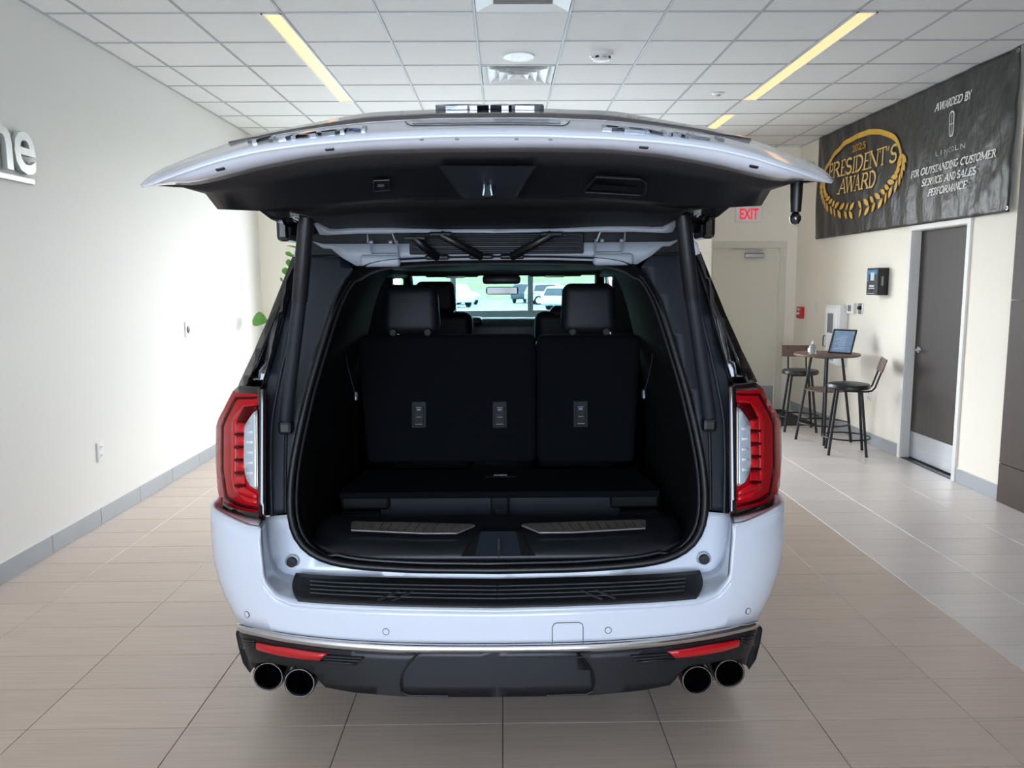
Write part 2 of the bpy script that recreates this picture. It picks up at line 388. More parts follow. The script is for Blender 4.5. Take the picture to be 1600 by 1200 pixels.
MB().tube([(.12,-.03,2.075),(.18,-.10,2.095),(-.20,-.02,2.115)], .008, 6).build('closer_arm', m_steel, cl)
MB().rbox((-.36,0,1.02), (.03,.05,.2), .008, 2).build('handle', m_steel, d2)
ex = empty('exit_sign', (3.165, YE, 2.555), 0, 'white lit exit sign with red letters above the cream door', 'exit sign')
MB().rbox((0,-.03,0), (.345,.06,.21), .02, 3).build('housing', m_white, ex)
vs, fs = text_mesh('EXIT', .24, .135, .004, .02)
MB().add([Vector((v.x-.12, -.0605-v.z, v.y-.0675)) for v in vs], fs).build('lettering', M('exit_red', '#d0142e', .4, emis=(.8,.02,.05), es=.35), ex)
sw = MB().rbox((0,0,0), (.05,.045,.10), .008, 2).build('motion_sensor', m_white); sw.location = (3.787, YE-.024, 2.43); tag(sw, 'small white sensor box in the corner above the cream door', 'sensor')
MB().rbox((0,-.023,-.012), (.034,.004,.05), .003, 1).build('lens', M('sensor_lens','#cfd2d2',.3), sw)

# ------------------------------------------------------------------ devices on the right wall
def wbox(name, y0, y1, z0, z1, depth, mat, label, cat, bev=.006):
    o = empty(name, (XR, (y0+y1)/2, (z0+z1)/2), 0, label, cat)
    MB().rbox((-depth/2, 0, 0), (depth, y1-y0, z1-z0), bev, 2).build('body', mat, o); return o
k = wbox('card_terminal', 7.80, 8.03, 1.55, 1.82, .115, m_black, 'black wall box with blue-edged screen beside the brown door', 'terminal')
mb_blue = M('screen_blue', '#3f86b8', .3); mb_grey = M('print_grey', '#c9d2d8', .5)
MB().box(-.1165,-.115,-.10,.10,.07,.115).box(-.1165,-.115,.075,.10,.0,.075).build('blue_border', mb_blue, k)
MB().box(-.117,-.115,-.045,.03,.01,.09).build('screen', mb_grey, k)
for a_, b_, c_, d_ in ((-.05,.05,-.055,-.035),(-.06,.06,-.072,-.064),(-.06,.085,-.12,-.116)): box('print', -.117, -.115, a_, b_, c_, d_, mb_grey, k)
MB().box(-.118,-.115,-.02,.02,-.11,-.078).build('card_slot', M('slot_black','#020202',.6), k)
MB().box(-.075,-.055,-.1165,-.115,-.04,.05).build('side_print', M('print_dim','#8a8d90',.5), k)
a = empty('defibrillator_cabinet', (XR, 8.865, 1.09), 0, 'white wall cabinet with narrow window behind the bar table', 'cabinet')
MB().rbox((-.05,0,0), (.10,.38,.675), .012, 2).build('body', m_white, a)
dr = MB().rbox((-.104,.01,0), (.012,.33,.62), .006, 2).build('door', M('cabinet_white','#f3f4f4',.35), a)
box('window', -.112, -.1098, -.05, .10, .02, .24, M('cabinet_window','#7b8084',.1), dr)
MB().tube([(-.112,.14,-.02),(-.135,.14,-.02),(-.135,.14,-.14),(-.112,.14,-.14)], .006, 6).build('handle', m_black, dr)
MB().lathe([(0,-.012),(.075,-.012),(.085,0)], (-.11,-.03,-.09), 'x', 24).build('round_badge', m_white, dr, True)
MB().box(-.112,-.1098,-.1,.12,-.29,-.24).build('print', M('print_pale','#9da6ac',.5), dr)
t = wbox('thermostat', 8.49, 8.66, 1.336, 1.455, .035, m_white, 'white thermostat with grey display between cabinet and key switch', 'thermostat')
box('display', -.0365, -.035, -.03, .05, -.03, .035, M('lcd','#6f7672',.3), t)
t = wbox('key_switch', 8.33, 8.43, 1.34, 1.455, .010, m_steel, 'steel wall plate with black knob beside the white thermostat', 'switch', .003)
MB().lathe([(0,-.035),(.018,-.035),(.02,-.01)], (0,0,.01), 'x', 16).build('knob', m_black, t, True)
t = wbox('fire_alarm_pull', 9.955, 10.10, 1.225, 1.37, .05, m_red, 'red fire alarm pull station on wall by the cream door', 'fire alarm')
MB().rbox((-.055,0,-.01), (.012,.09,.03), .004, 1).build('pull_bar', m_white, t)
MB().box(-.0515,-.05,-.04,.04,.03,.05).build('print', m_white, t)
t = wbox('blank_plate', 9.54, 9.64, 1.31, 1.435, .006, m_framew, 'blank cream wall plate between red alarm and white cabinet', 'wall plate', .002)
MB().lathe([(0,-.008),(.004,-.008),(.004,-.005)], (0,0,.045), 'x', 8).build('screw', m_alu, t)
t = wbox('wall_outlet', 8.05, 8.13, .45, .565, .008, m_white, 'white outlet plate low on the wall behind the bar stools', 'outlet', .002)
for s in (-1, 1): MB().box(-.0095,-.008,-.014,.014,s*.026-.014,s*.026+.014).build('socket', M('socket_grey','#b9bcbd',.5), t)
t = wbox('wall_speaker', 9.80, 10.02, 2.90, 3.14, .05, M('speaker_grey','#c3c6c7',.5), 'pale grey alarm speaker box on the wall left of banner', 'speaker')
t['label'] = 'pale grey alarm speaker box between banner and exit door wall'
for q in range(5): MB().box(-.052,-.05,-.07,.07,-.07+q*.032,-.058+q*.032).build('slot', M('speaker_slot','#8f9496',.6), t)
# left wall plates
def lbox(name, y0, y1, z0, z1, depth, mat, label, cat):
    o = empty(name, (XL, (y0+y1)/2, (z0+z1)/2), 0, label, cat)
    MB().rbox((depth/2, 0, 0), (depth, y1-y0, z1-z0), .003, 2).build('plate', mat, o); return o
t = lbox('wall_outlet', 5.50, 5.578, .452, .585, .012, m_white, 'white double outlet low on the lettered wall', 'outlet')
for s in (-1, 1):
    k = MB().rbox((.013,0,s*.03), (.004,.036,.036), .002, 1).build('socket', m_framew, t)
    for q in (-1, 1): box('slot', .0145, .0155, q*.008-.0015, q*.008+.0015, s*.03-.005, s*.03+.006, m_black, k)
t = lbox('media_outlet', 7.165, 7.275, 1.222, 1.362, .010, m_white, 'white wall plate with round black socket on the lettered wall', 'outlet')
MB().lathe([(0,.016),(.026,.016),(.034,.011),(.036,.009)], (0,0,0), 'x', 20).build('socket', m_black, t, True)

# raised wall letters and underline (the word runs on past the picture's edge)
sg = empty('wall_lettering', (XL, 5.0, 2.42), 0, 'brushed metal raised letters with underline bar on the side wall', 'wall sign')
m_let = M('letter_metal', '#c3c5c4', .35, metal=.35)
XF = XL+.038
yf_ = lambda px, py: atX(px, py, XF).y
for ch, w, h, yr_, zb_ in (('e', yf_(55.5,240)-yf_(23.5,240), atX(40,206,XF).z-atX(40,272,XF).z, yf_(55.5,240), atX(40,272,XF).z), ('n', .21, atX(12,198,XF).z-atX(12,264,XF).z, yf_(20,240), atX(14,264,XF).z)):
    vs, fs = text_mesh(ch, w, h, .03, .012)
    MB().add([Vector((v.z+.008, yr_-w+v.x-5.0, v.y+zb_-2.42)) for v in vs], fs).build('letter', m_let, sg)
zu = (atX(55,281.5,XF).z); ye = yf_(55.5,284)
MB().rbox((.02, ye-1.0-5.0, zu-2.42-.012), (.03, 2.0, .032), .002, 1).build('underline_bar', m_let, sg)

# ------------------------------------------------------------------ banner
BXB = XR-.012
def bx(u, v):
    e = 1 if .02 < u < 3.7 else .6
    d = .010+.007*math.sin(u*9+v*2.2)*math.sin(v*4+u) + .006*math.sin(u*21+v*5) + .006*max(0, math.sin((u-v*1.2)*14))*max(0, u-2.2)
    return BXB-.012-d*e
def bp(u, v, off=0): return Vector((bx(u, v)-off, 9.66-u, v))
bn = empty('award_banner', (XR, 7.8, 2.8), 0, 'wrinkled black vinyl award banner with gold wreath above the brown door', 'banner')
B0 = Vector((XR, 7.8, 2.8)); U0, U1, V0, V1 = .03, 3.72, 2.195, 3.385
n, m_ = 120, 40; vs = []; fs = []
for j in range(m_+1):
    for i in range(n+1): vs.append(bp(U0+(U1-U0)*i/n, V0+(V1-V0)*j/m_)-B0)
for j in range(m_):
    for i in range(n): a_ = j*(n+1)+i; fs.append([a_, a_+1, a_+n+2, a_+n+1])
m_ban = M('vinyl_black', '#373533', .38, spec=.45, noise=((9,9,9), .25, 5), bump=((7,7,5), .5, .05))
o = MB().add(vs, fs).build('vinyl_sheet', m_ban, bn, True, fix=False, split=180)
o.modifiers.new('s', 'SOLIDIFY').thickness = .002
m_gold = M('gold_print', '#dfae3e', .4, noise=((5,5,5), .25, 3)); m_goldp = M('pale_gold_print', '#e3bd73', .7, spec=.2); m_wprint = M('white_print', '#f0efea', .8, spec=.1)
def onban(name, polys, mat, off=.013):
    """polygons in banner u,v; long ones are cut so that they follow the wrinkles"""
    bm = bmesh.new()
    for p in polys:
        try: bm.faces.new([bm.verts.new((u, v, 0)) for u, v in p])
        except ValueError: pass
    us = [v.co.x for v in bm.verts]; k = math.floor(min(us)/.05)*.05
    while k < max(us):
        bmesh.ops.bisect_plane(bm, geom=bm.verts[:]+bm.edges[:]+bm.faces[:], plane_co=(k,0,0), plane_no=(1,0,0)); k += .05
    for f_ in bm.faces:
        if f_.normal.z < 0: f_.normal_flip()
    for v in bm.verts: v.co = bp(v.co.x, v.co.y, off)-B0
    me = bpy.data.meshes.new(name); bm.to_mesh(me); bm.free(); return link(name, me, mat, bn)
def arc(cx, cy, rx, ry, a0, a1, n=8): return [(cx+rx*math.cos(math.radians(a0+(a1-a0)*i/n)), cy+ry*math.sin(math.radians(a0+(a1-a0)*i/n))) for i in range(n+1)]
K, t_ = 'k', 't'   # thick and thin strokes of a serif capital, unit height
GL = {'A':(.78,[(t_,[(.06,0),(.39,1)]),(K,[(.39,1),(.70,0)]),(t_,[(.2,.34),(.56,.34)])],[.06,.70],[]),
 'B':(.66,[(K,[(.14,0),(.14,1)]),(t_,[(.14,1),(.34,1)]),(K,arc(.34,.76,.2,.24,90,-90)),(t_,[(.14,.52),(.36,.52)]),(K,arc(.36,.26,.24,.26,90,-90)),(t_,[(.14,0),(.36,0)])],[.14],[.14]),
 'C':(.72,[(K,arc(.42,.5,.34,.5,60,300,12)),(t_,[(.6,.95),(.62,.7)])],[],[]),
 'D':(.78,[(K,[(.14,0),(.14,1)]),(t_,[(.14,1),(.34,1)]),(K,arc(.34,.5,.36,.5,90,-90,10)),(t_,[(.14,0),(.34,0)])],[.14],[.14]),
 'E':(.66,[(K,[(.14,0),(.14,1)]),(t_,[(.14,1),(.58,1),(.58,.78)]),(t_,[(.14,.52),(.46,.52)]),(t_,[(.14,0),(.6,0),(.6,.24)])],[.14],[.14]),
 'F':(.62,[(K,[(.14,0),(.14,1)]),(t_,[(.14,1),(.56,1),(.56,.78)]),(t_,[(.14,.52),(.44,.52)])],[.14],[.14]),
 'G':(.78,[(K,arc(.42,.5,.34,.5,60,300,12)),(K,[(.66,.1),(.66,.42)]),(t_,[(.5,.42),(.74,.42)])],[],[]),
 'I':(.34,[(K,[(.17,0),(.17,1)])],[.17],[.17]),
 'L':(.62,[(K,[(.14,0),(.14,1)]),(t_,[(.14,0),(.58,0),(.58,.24)])],[.14],[.14]),
 'M':(.92,[(t_,[(.12,0),(.14,1)]),(K,[(.14,1),(.46,.1)]),(t_,[(.46,.1),(.78,1)]),(K,[(.78,1),(.80,0)])],[.12,.80],[.12,.80]),
 'N':(.80,[(t_,[(.12,0),(.12,1)]),(K,[(.12,1),(.68,0)]),(t_,[(.68,0),(.68,1)])],[.12],[.12,.68]),
 'O':(.80,[(K,arc(.40,.5,.33,.5,0,360,16))],[],[]),
 'P':(.62,[(K,[(.14,0),(.14,1)]),(t_,[(.14,1),(.32,1)]),(K,arc(.32,.74,.24,.26,90,-90)),(t_,[(.14,.48),(.32,.48)])],[.14],[.14]),
 'R':(.72,[(K,[(.14,0),(.14,1)]),(t_,[(.14,1),(.32,1)]),(K,arc(.32,.75,.22,.25,90,-90)),(t_,[(.14,.5),(.34,.5)]),(K,[(.34,.5),(.66,0)])],[.14,.66],[.14]),
 'S':(.56,[(K,arc(.29,.74,.2,.26,40,270,9)+arc(.29,.25,.22,.25,80,-150,9))],[],[]),
 'T':(.68,[(K,[(.34,0),(.34,1)]),(t_,[(.05,.78),(.05,1),(.63,1),(.63,.78)])],[.34],[]),
 'U':(.76,[(K,[(.14,1),(.14,.3)]+arc(.38,.3,.24,.3,180,360,8)+[(.62,1)])],[],[.14,.62]),
 'V':(.74,[(K,[(.08,1),(.38,0)]),(t_,[(.38,0),(.66,1)])],[],[.08,.66]),
 'W':(1.0,[(K,[(.08,1),(.3,0)]),(t_,[(.3,0),(.52,1)]),(K,[(.52,1),(.72,0)]),(t_,[(.72,0),(.93,1)])],[],[.08,.52,.93]),
 'Y':(.72,[(K,[(.06,1),(.36,.46)]),(t_,[(.36,.46),(.64,1)]),(K,[(.36,.46),(.36,0)])],[.36],[.06,.64]),
 "'":(.2,[(t_,[(.1,1),(.08,.76)])],[],[]), ' ':(.34,[],[],[])}
def line(txt, u0, v0, u1, v1, *a):
    tot = sum(GL[c][0] for c in txt); x = 0
    for w in txt.split(' '):
        L = sum(GL[c][0] for c in w); P = lambda q: (u0+(u1-u0)*q/tot, v0+(v1-v0)*q/tot)
        onban('word', serif(w, *P(x), *P(x+L), *a), m_wprint); x += L+GL[' '][0]
def serif(txt, u0, v0, u1, v1, h, kw=.13, tw=.06, slant=.0, emph=None):
    """a line of serif capitals from (u0,v0) to (u1,v1), height h"""
    tot = sum(GL[c][0] for c in txt); s = math.hypot(u1-u0, v1-v0)/tot; out = []; x = 0
    ru, rv = (u1-u0)/(tot*s), (v1-v0)/(tot*s)
    def P(a, b): a = a*s+b*h*slant; return (u0+a*ru, v0+a*rv+b*h)
    for c in txt:
        w, st, sb, stp = GL[c]
        for kind, pts in st:
            wd = kw if kind == K else tw
            for (a0, b0), (a1, b1) in zip(pts, pts[1:]):
                dx, dy = (a1-a0)*s, (b1-b0)*h; L = math.hypot(dx, dy) or 1; nx, ny = -dy/L*wd*h/2/s, dx/L*wd*h/2/h
                ex_, ey = dx/L*wd*.2*h/s, dy/L*wd*.2
                out.append([P(x+a0+nx-ex_, b0+ny-ey), P(x+a0-nx-ex_, b0-ny-ey), P(x+a1-nx+ex_, b1-ny+ey), P(x+a1+nx+ex_, b1+ny+ey)])
        for q, b in [(q, 0) for q in sb]+[(q, 1) for q in stp]:
            out.append([P(x+q-.13, b-tw/2), P(x+q+.13, b-tw/2), P(x+q+.13, b+tw/2), P(x+q-.13, b+tw/2)])
        x += w
    return out
onban('word', serif("PRESIDENT'S", .37, 2.865, 1.95, 2.83, .16, .15, .08, .12), m_goldp)
onban('word', serif("AWARD", .68, 2.663, 1.57, 2.642, .155, .15, .08, .12), m_goldp)
line("AWARDED BY", 2.62, 3.150, 3.15, 3.142, .06, .20, .12, .25)
line("FOR OUTSTANDING CUSTOMER", 2.255, 2.631, 3.51, 2.631, .056, .20, .12, .25)
line("SERVICE AND SALES", 2.47, 2.532, 3.27, 2.531, .056, .20, .12, .25)
line("PERFORMANCE", 2.575, 2.434, 3.17, 2.436, .056, .20, .12, .25)
def sans(name, txt, u0, u1, v0, h, mat, bold=.0, gap=0.):
    out = []
    if gap:
        w = (u1-u0)/len(txt)
        for i, c in enumerate(txt):
            cw = w*(.18 if c == 'I' else .72)
            vs, fs = text_mesh(c, cw, h, .001, bold); vs = [Vector((v.x+u0+i*w+(w*.62-cw)/2, v.y, 0)) for v in vs]
            onban('letter', [p for p in [[(vs[i_].x, v0+vs[i_].y) for i_ in f_] for f_ in fs] if abs(sum(a[0]*b[1]-b[0]*a[1] for a, b in zip(p, p[1:]+p[:1]))) > 1e-8], mat)
        return
    else:
        vs, fs = text_mesh(txt, u1-u0, h, .001, bold)
        out = [[(u0+vs[i_].x, v0+vs[i_].y) for i_ in f_] for f_ in fs]
    out = [p for p in out if abs(sum(a[0]*b[1]-b[0]*a[1] for a, b in zip(p, p[1:]+p[:1]))) > 1e-8]
    return onban(name, out, mat)
sans('word', '2025', .975, 1.285, 3.062, .078, m_gold, .02)
sans('lettering_maker', 'LINCOLN', 2.67, 3.13, 2.760, .042, m_wprint, .0, 1)
# rectangular star emblem: rounded outline with a slim cross
def rr(cx, cy, w, h, r): return [(cx+sx*(w-r)+r*math.cos(a), cy+sy*(h-r)+r*math.sin(a)) for sx, sy, a0 in ((1,1,0),(-1,1,PI/2),(-1,-1,PI),(1,-1,1.5*PI)) for a in (a0, a0+PI/4, a0+PI/2)]
o_, i_ = rr(2.903, 2.990, .043, .105, .03), rr(2.903, 2.990, .031, .093, .022)
onban('emblem', [[o_[k], o_[(k+1) % 12], i_[(k+1) % 12], i_[k]] for k in range(12)]+[[(2.898,2.89),(2.908,2.89),(2.906,3.09),(2.900,3.09)], [(2.865,2.987),(2.941,2.987),(2.941,2.994),(2.865,2.994)]], m_wprint)
# gold ring that thins towards its ends, and the wreath leaves below
ring = []; rc = (1.145, 2.83)
for k in range(40):
    a0, a1 = math.radians(-8+196*k/40), math.radians(-8+196*(k+1)/40)
    def rp(a, io):
        w = .055*(.35+.65*math.sin(max(0, min(PI, (a+.14)*PI/(PI+.28)))))
        return (rc[0]+(.945-io*w*1.6)*math.cos(a), rc[1]+(.415-io*w)*math.sin(a))
    ring.append([rp(a0,0), rp(a1,0), rp(a1,1), rp(a0,1)])
onban('gold_ring', ring, m_gold)
def leaf(c, ang, L, w): return [(c[0]+math.cos(ang)*L*(q-.5)-math.sin(ang)*s*w*math.sin(PI*q)**.7, c[1]+math.sin(ang)*L*(q-.5)+math.cos(ang)*s*w*math.sin(PI*q)**.7) for s, qs in ((1,(0,.2,.4,.6,.8,1)),(-1,(.8,.6,.4,.2))) for q in qs]
for k in range(11):
    for sd in (-1, 1):
        a = math.radians(-90+sd*(6+8.4*k)); cxl, cyl = rc[0]+.93*math.cos(a), rc[1]+.385*math.sin(a)
        ta = math.atan2(.385*math.cos(a), -.93*math.sin(a))*1.0 + (PI if sd < 0 else 0)
        for io in (-1, 1):
            ang = ta+io*sd*.75; nx, ny = math.cos(a), math.sin(a)
            onban('leaf', [leaf((cxl+io*nx*.055+math.cos(ta)*.02, cyl+io*ny*.045), ang, .125, .026)], m_gold)
for u, v in ((U0+.02, V1-.03), (U1-.02, V1-.03), (U0+.02, V0+.03), (U1-.02, V0+.03)):
    p = bp(u, v, .004)-B0; MB().lathe([(.009,-.003),(.016,-.003),(.016,.003),(.009,.003)], p, 'x', 14, True).build('grommet', m_alu, bn, True)

# ------------------------------------------------------------------ bar table set
m_wood = M('walnut_board', '#6a5348', .45, noise=((5,50,5), .15, 5)); m_seat = M('black_vinyl_seat', '#232325', .35)
tb = empty('bar_table', (3.405, 8.21, 0), .18, 'tall round bar table with dark wood top and black metal legs', 'table')
MB().lathe([(0,.915),(.322,.915),(.33,.92),(.33,.935),(.325,.94),(0,.94)], n=40).build('tabletop', m_wood, tb, True)
for k in range(4):
    a = k*PI/2+PI/4+.25; c, s = math.cos(a), math.sin(a)
    MB().tube([(c*.15,s*.15,.915),(c*.275,s*.275,.0)], .014, 10).build('leg', m_blackm, tb, True)
MB().lathe([(0,.545),(.196,.545),(.2,.55),(.2,.56),(0,.56)], n=32).build('lower_shelf', m_wood, tb, True)
MB().tube([(math.cos(2*PI*k/32)*.252, math.sin(2*PI*k/32)*.252, .20) for k in range(32)], .009, 8, True).build('foot_ring', m_blackm, tb, True)
MB().tube([(math.cos(2*PI*k/32)*.155, math.sin(2*PI*k/32)*.155, .905) for k in range(32)], .010, 6, True).build('top_ring', m_blackm, tb, True)
def stool(loc, rz, label):
    s = empty('bar_stool', loc, rz, label, 'stool', 'bar stools at the round table')   # backrest on local +x
    MB().lathe([(0,.645),(.185,.645),(.198,.655),(.20,.675),(.19,.692),(.15,.70),(0,.703)], n=36).build('seat', m_seat, s, True)
    for k in range(4):
        a = k*PI/2+PI/4; c, q = math.cos(a), math.sin(a)
        l = MB().tube([(c*.15,q*.15,.645),(c*.24,q*.24,.012)], .0135, 10).build('leg', m_blackm, s, True)
        MB().lathe([(0,0),(.015,0),(.015,.014),(.011,.016)], (c*.241,q*.241,0), 'z', 10).build('rubber_foot', m_black, l, True)
    MB().tube([(math.cos(2*PI*k/32)*.218, math.sin(2*PI*k/32)*.218, .165) for k in range(32)], .008, 8, True).build('foot_ring', m_blackm, s, True)
    f = MB()
    for q in (-1, 1): f.tube([(-.05,q*.10,.630),(.15,q*.10,.628),(.20,q*.10,.64),(.225,q*.10,.67),(.285,q*.10,.86),(.30,q*.10,.93)], .009, 8)
    f.tube([(-.05,-.10,.630),(-.05,.10,.630)], .008, 8)
    f.build('back_frame', m_blackm, s, True)
    R = Matrix.Rotation(math.radians(-73), 3, 'Y') @ Matrix.Identity(3)
    MB().rbox((.288,0,.885), (.135,.34,.014), .005, 2, rot=Matrix.Rotation(math.radians(-73), 3, 'Y')).build('backrest', m_wood, s)
    return s
stool((3.39, 7.62, 0), math.radians(-18), 'black bar stool side-on with backrest turned to the wall')
stool((3.38, 8.86, 0), math.radians(78), 'black bar stool with brown backrest on far side of table')
fr = empty('picture_frame', (3.50, 8.12, .944), math.radians(-48), 'black framed tilted sign with blue sheet on the bar table', 'picture frame')
Rf = Matrix.Rotation(math.radians(-25), 3, 'X')
f = MB(); H_, Wd = .27, .25
for s in (-1, 1): f.rbox(Rf @ Vector((s*(Wd/2-.008), 0, H_/2)), (.016,.014,H_), .003, 1, rot=Rf)
for z in (.008, H_-.008): f.rbox(Rf @ Vector((0,0,z)), (Wd,.014,.016), .003, 1, rot=Rf)
f.build('frame', m_black, fr)
MB().rbox(Rf @ Vector((0,.002,H_/2)), (Wd-.025,.004,H_-.025), .001, 1, rot=Rf).build('sheet', M('blue_print','#7f97b4',.12,spec=.6,noise=((30,30,30),.12,2)), fr)
f = MB()
for q in range(9): f.rbox(Rf @ Vector((-.02+.012*(q % 3),-.0008,.05+q*.018)), (.11-.02*(q % 3),.0022,.005), .0005, 1, rot=Rf)
f.build('print_lines', M('print_white','#c8d4e2',.4), fr)
MB().rbox((0,.125,.088), (.05,.006,.165), .002, 1, rot=Matrix.Rotation(math.radians(12), 3, 'X')).build('stand', m_black, fr)
bt = empty('sanitizer_bottle', (3.215, 8.12, .94), 0, 'small clear bottle with pump cap standing on the bar table', 'bottle')
MB().lathe([(0,0),(.034,0),(.036,.006),(.036,.075),(.028,.09),(.013,.1),(.013,.108)], n=20).build('body', M('clear_plastic','#dfe6e4',.12,trans=.6), bt, True)
MB().box(-.037,-.02,-.03,.03,.02,.06).build('paper_label', m_white, bt)
MB().lathe([(0,.108),(.015,.108),(.015,.122),(.006,.124),(.006,.14),(0,.14)], n=14).build('cap', m_white, bt, True)
mt = MB().rbox((0,0,.006), (1.05,1.15,.012), .004, 1).build('floor_mat', M('black_rubber_mat','#26272a',.75,bump=(150,.6,.006))); mt.location = (3.18, 9.69, 0)
tag(mt, 'black rubber entrance mat on the floor by the cream door', 'mat')
MB().box(-.5,.5,-.55,-.53,.012,.014).box(-.5,.5,.53,.55,.012,.014).box(-.5,-.48,-.53,.53,.012,.014).box(.48,.5,-.53,.53,.012,.014).build('raised_border', M('mat_border','#3d3e41',.6), mt)

# ------------------------------------------------------------------ potted fig in the front corner
PLX, PLY = -2.15, 8.75
pl = empty('potted_fig', (PLX, PLY, 0), 0, 'leafy green fig plant in a pale pot beside the shop window', 'potted plant')
MB().lathe([(0,.0),(.16,0),(.2,.4),(.19,.41),(.175,.36),(0,.36)], n=28).build('pot', M('pot_ceramic','#d4d2cc',.5), pl, True)
MB().tube([(0,0,.34),(.02,.01,.8),(-.03,.02,1.3),(0,0,1.8),(-.02,0,2.05)], [.022,.02,.017,.012,.006], 8).build('stem', M('bark','#6a5a45',.8,noise=((40,40,12),.2)), pl, True)
m_leaf = M('fig_leaf', '#4f8f2c', .38, noise=((18,18,18), .18, 3), vary=.15)
def leafmesh(L, wd):
    vs = []; fs = []; n = 8
    for i in range(n+1):
        t = i/n; w = wd*math.sin(PI*(t*.96+.02))**.6*(.55+.6*t if t < .75 else 1.0-.1*(t-.75)); z = -.35*L*t*t
        for q in (-1, -.5, 0, .5, 1): vs.append((t*L, q*w, z+abs(q)*w*.35*(1-.4*t)))
    for i in range(n):
        for q in range(4): fs.append([i*5+q, i*5+q+1, i*5+q+6, i*5+q+5])
    return vs, fs
def addleaf(base, az, el, L, wd):
    vs, fs = leafmesh(L, wd); R = (Matrix.Rotation(az, 3, 'Z') @ Matrix.Rotation(-el, 3, 'Y'))
    st = Vector(base)+R @ Vector((.06,0,0))
    mb = MB().tube([base, st], .004, 6); mb.add([st+R @ Vector(v) for v in vs], fs)
    o = mb.build('leaf', m_leaf, pl, True, fix=False, split=180); o.modifiers.new('s','SOLIDIFY').thickness = .0015
for k in range(26):
    z = .75+1.3*k/26; az = k*2.4; addleaf((0,0,z), az, .5-.2*random.random()+.3*(k/26), .15+.05*random.random(), .06+.015*random.random())
def faceleaf(px, py, L, wd, ang, z0):
    tgt = atY(px, py, PLY)-Vector((PLX, PLY, 0)); d = Vector((math.cos(ang), .15, math.sin(ang))).normalized(); nrm = d.cross(Vector((0,-1,.15)).cross(d)).normalized() if False else Vector((0,-.95,.3))
    sx = d; sy = nrm.cross(d).normalized(); sz = sx.cross(sy).normalized(); R = Matrix((sx, sy, sz)).transposed()
    vs, fs = leafmesh(L, wd); base = tgt-d*L*.5
    mb = MB().tube([(0,0,z0), Vector((0,0,z0)).lerp(base, .6)+Vector((0,0,.05)), base], .006, 6); mb.add([base+R @ Vector(v) for v in vs], fs)
    o = mb.build('leaf', m_leaf, pl, True, fix=False, split=180); o.modifiers.new('s','SOLIDIFY').thickness = .0015
faceleaf(405, 499, .20, .095, math.radians(165), 1.15)
faceleaf(452, 397, .13, .028, math.radians(150), 1.85); faceleaf(451, 411, .10, .035, math.radians(110), 1.80); faceleaf(446, 424, .11, .04, math.radians(125), 1.72); faceleaf(440, 437, .06, .015, math.radians(120), 1.7)

# ------------------------------------------------------------------ outdoors beyond the shop window
g = struct(box('pavement', -80, 80, YE+.3, 110, -.25, -.05, M('concrete','#8f9492',.8,noise=((.3,.3,.3),.12,5))), 'pale concrete car park outside the shop window', 'ground')
vs = []; fs = []
for i in range(41):
    for j in range(7):
        x = -80+4*i; y = 84+5*j; vs.append((x, y, -.1+(1.9*math.sin(i*.7)*.25+3.2)*(1-math.cos(PI*min(1, j/5)))/2))
for i in range(40):
    for j in range(6): fs.append([i*7+j, i*7+j+7, i*7+j+8, i*7+j+1])
hl = MB().add(vs, fs).build('grass_bank', M('grass','#7f9c58',.9,noise=((.8,.8,.8),.25,6)), smooth=True, split=180); struct(hl, 'sunlit green grass bank beyond the car park', 'hill')
fn = empty('fence', (0, 82, 0), 0, 'thin grey post-and-rail fence below the grass bank', 'fence')
for k in range(28): MB().tube([(-41+3*k,0,-.1),(-41+3*k,0,1.9)], .05, 6).build('post', m_alu, fn)
for z in (.9, 1.85): MB().tube([(-41,0,z),(40,0,z)], .03, 6).build('rail', m_alu, fn)
m_cwin = M('car_window', '#1d2b36', .08, spec=.8); m_tyre = M('tyre_rubber', '#161617', .8); m_crim = M('alloy', '#c4c8cc', .3, metal=.8)
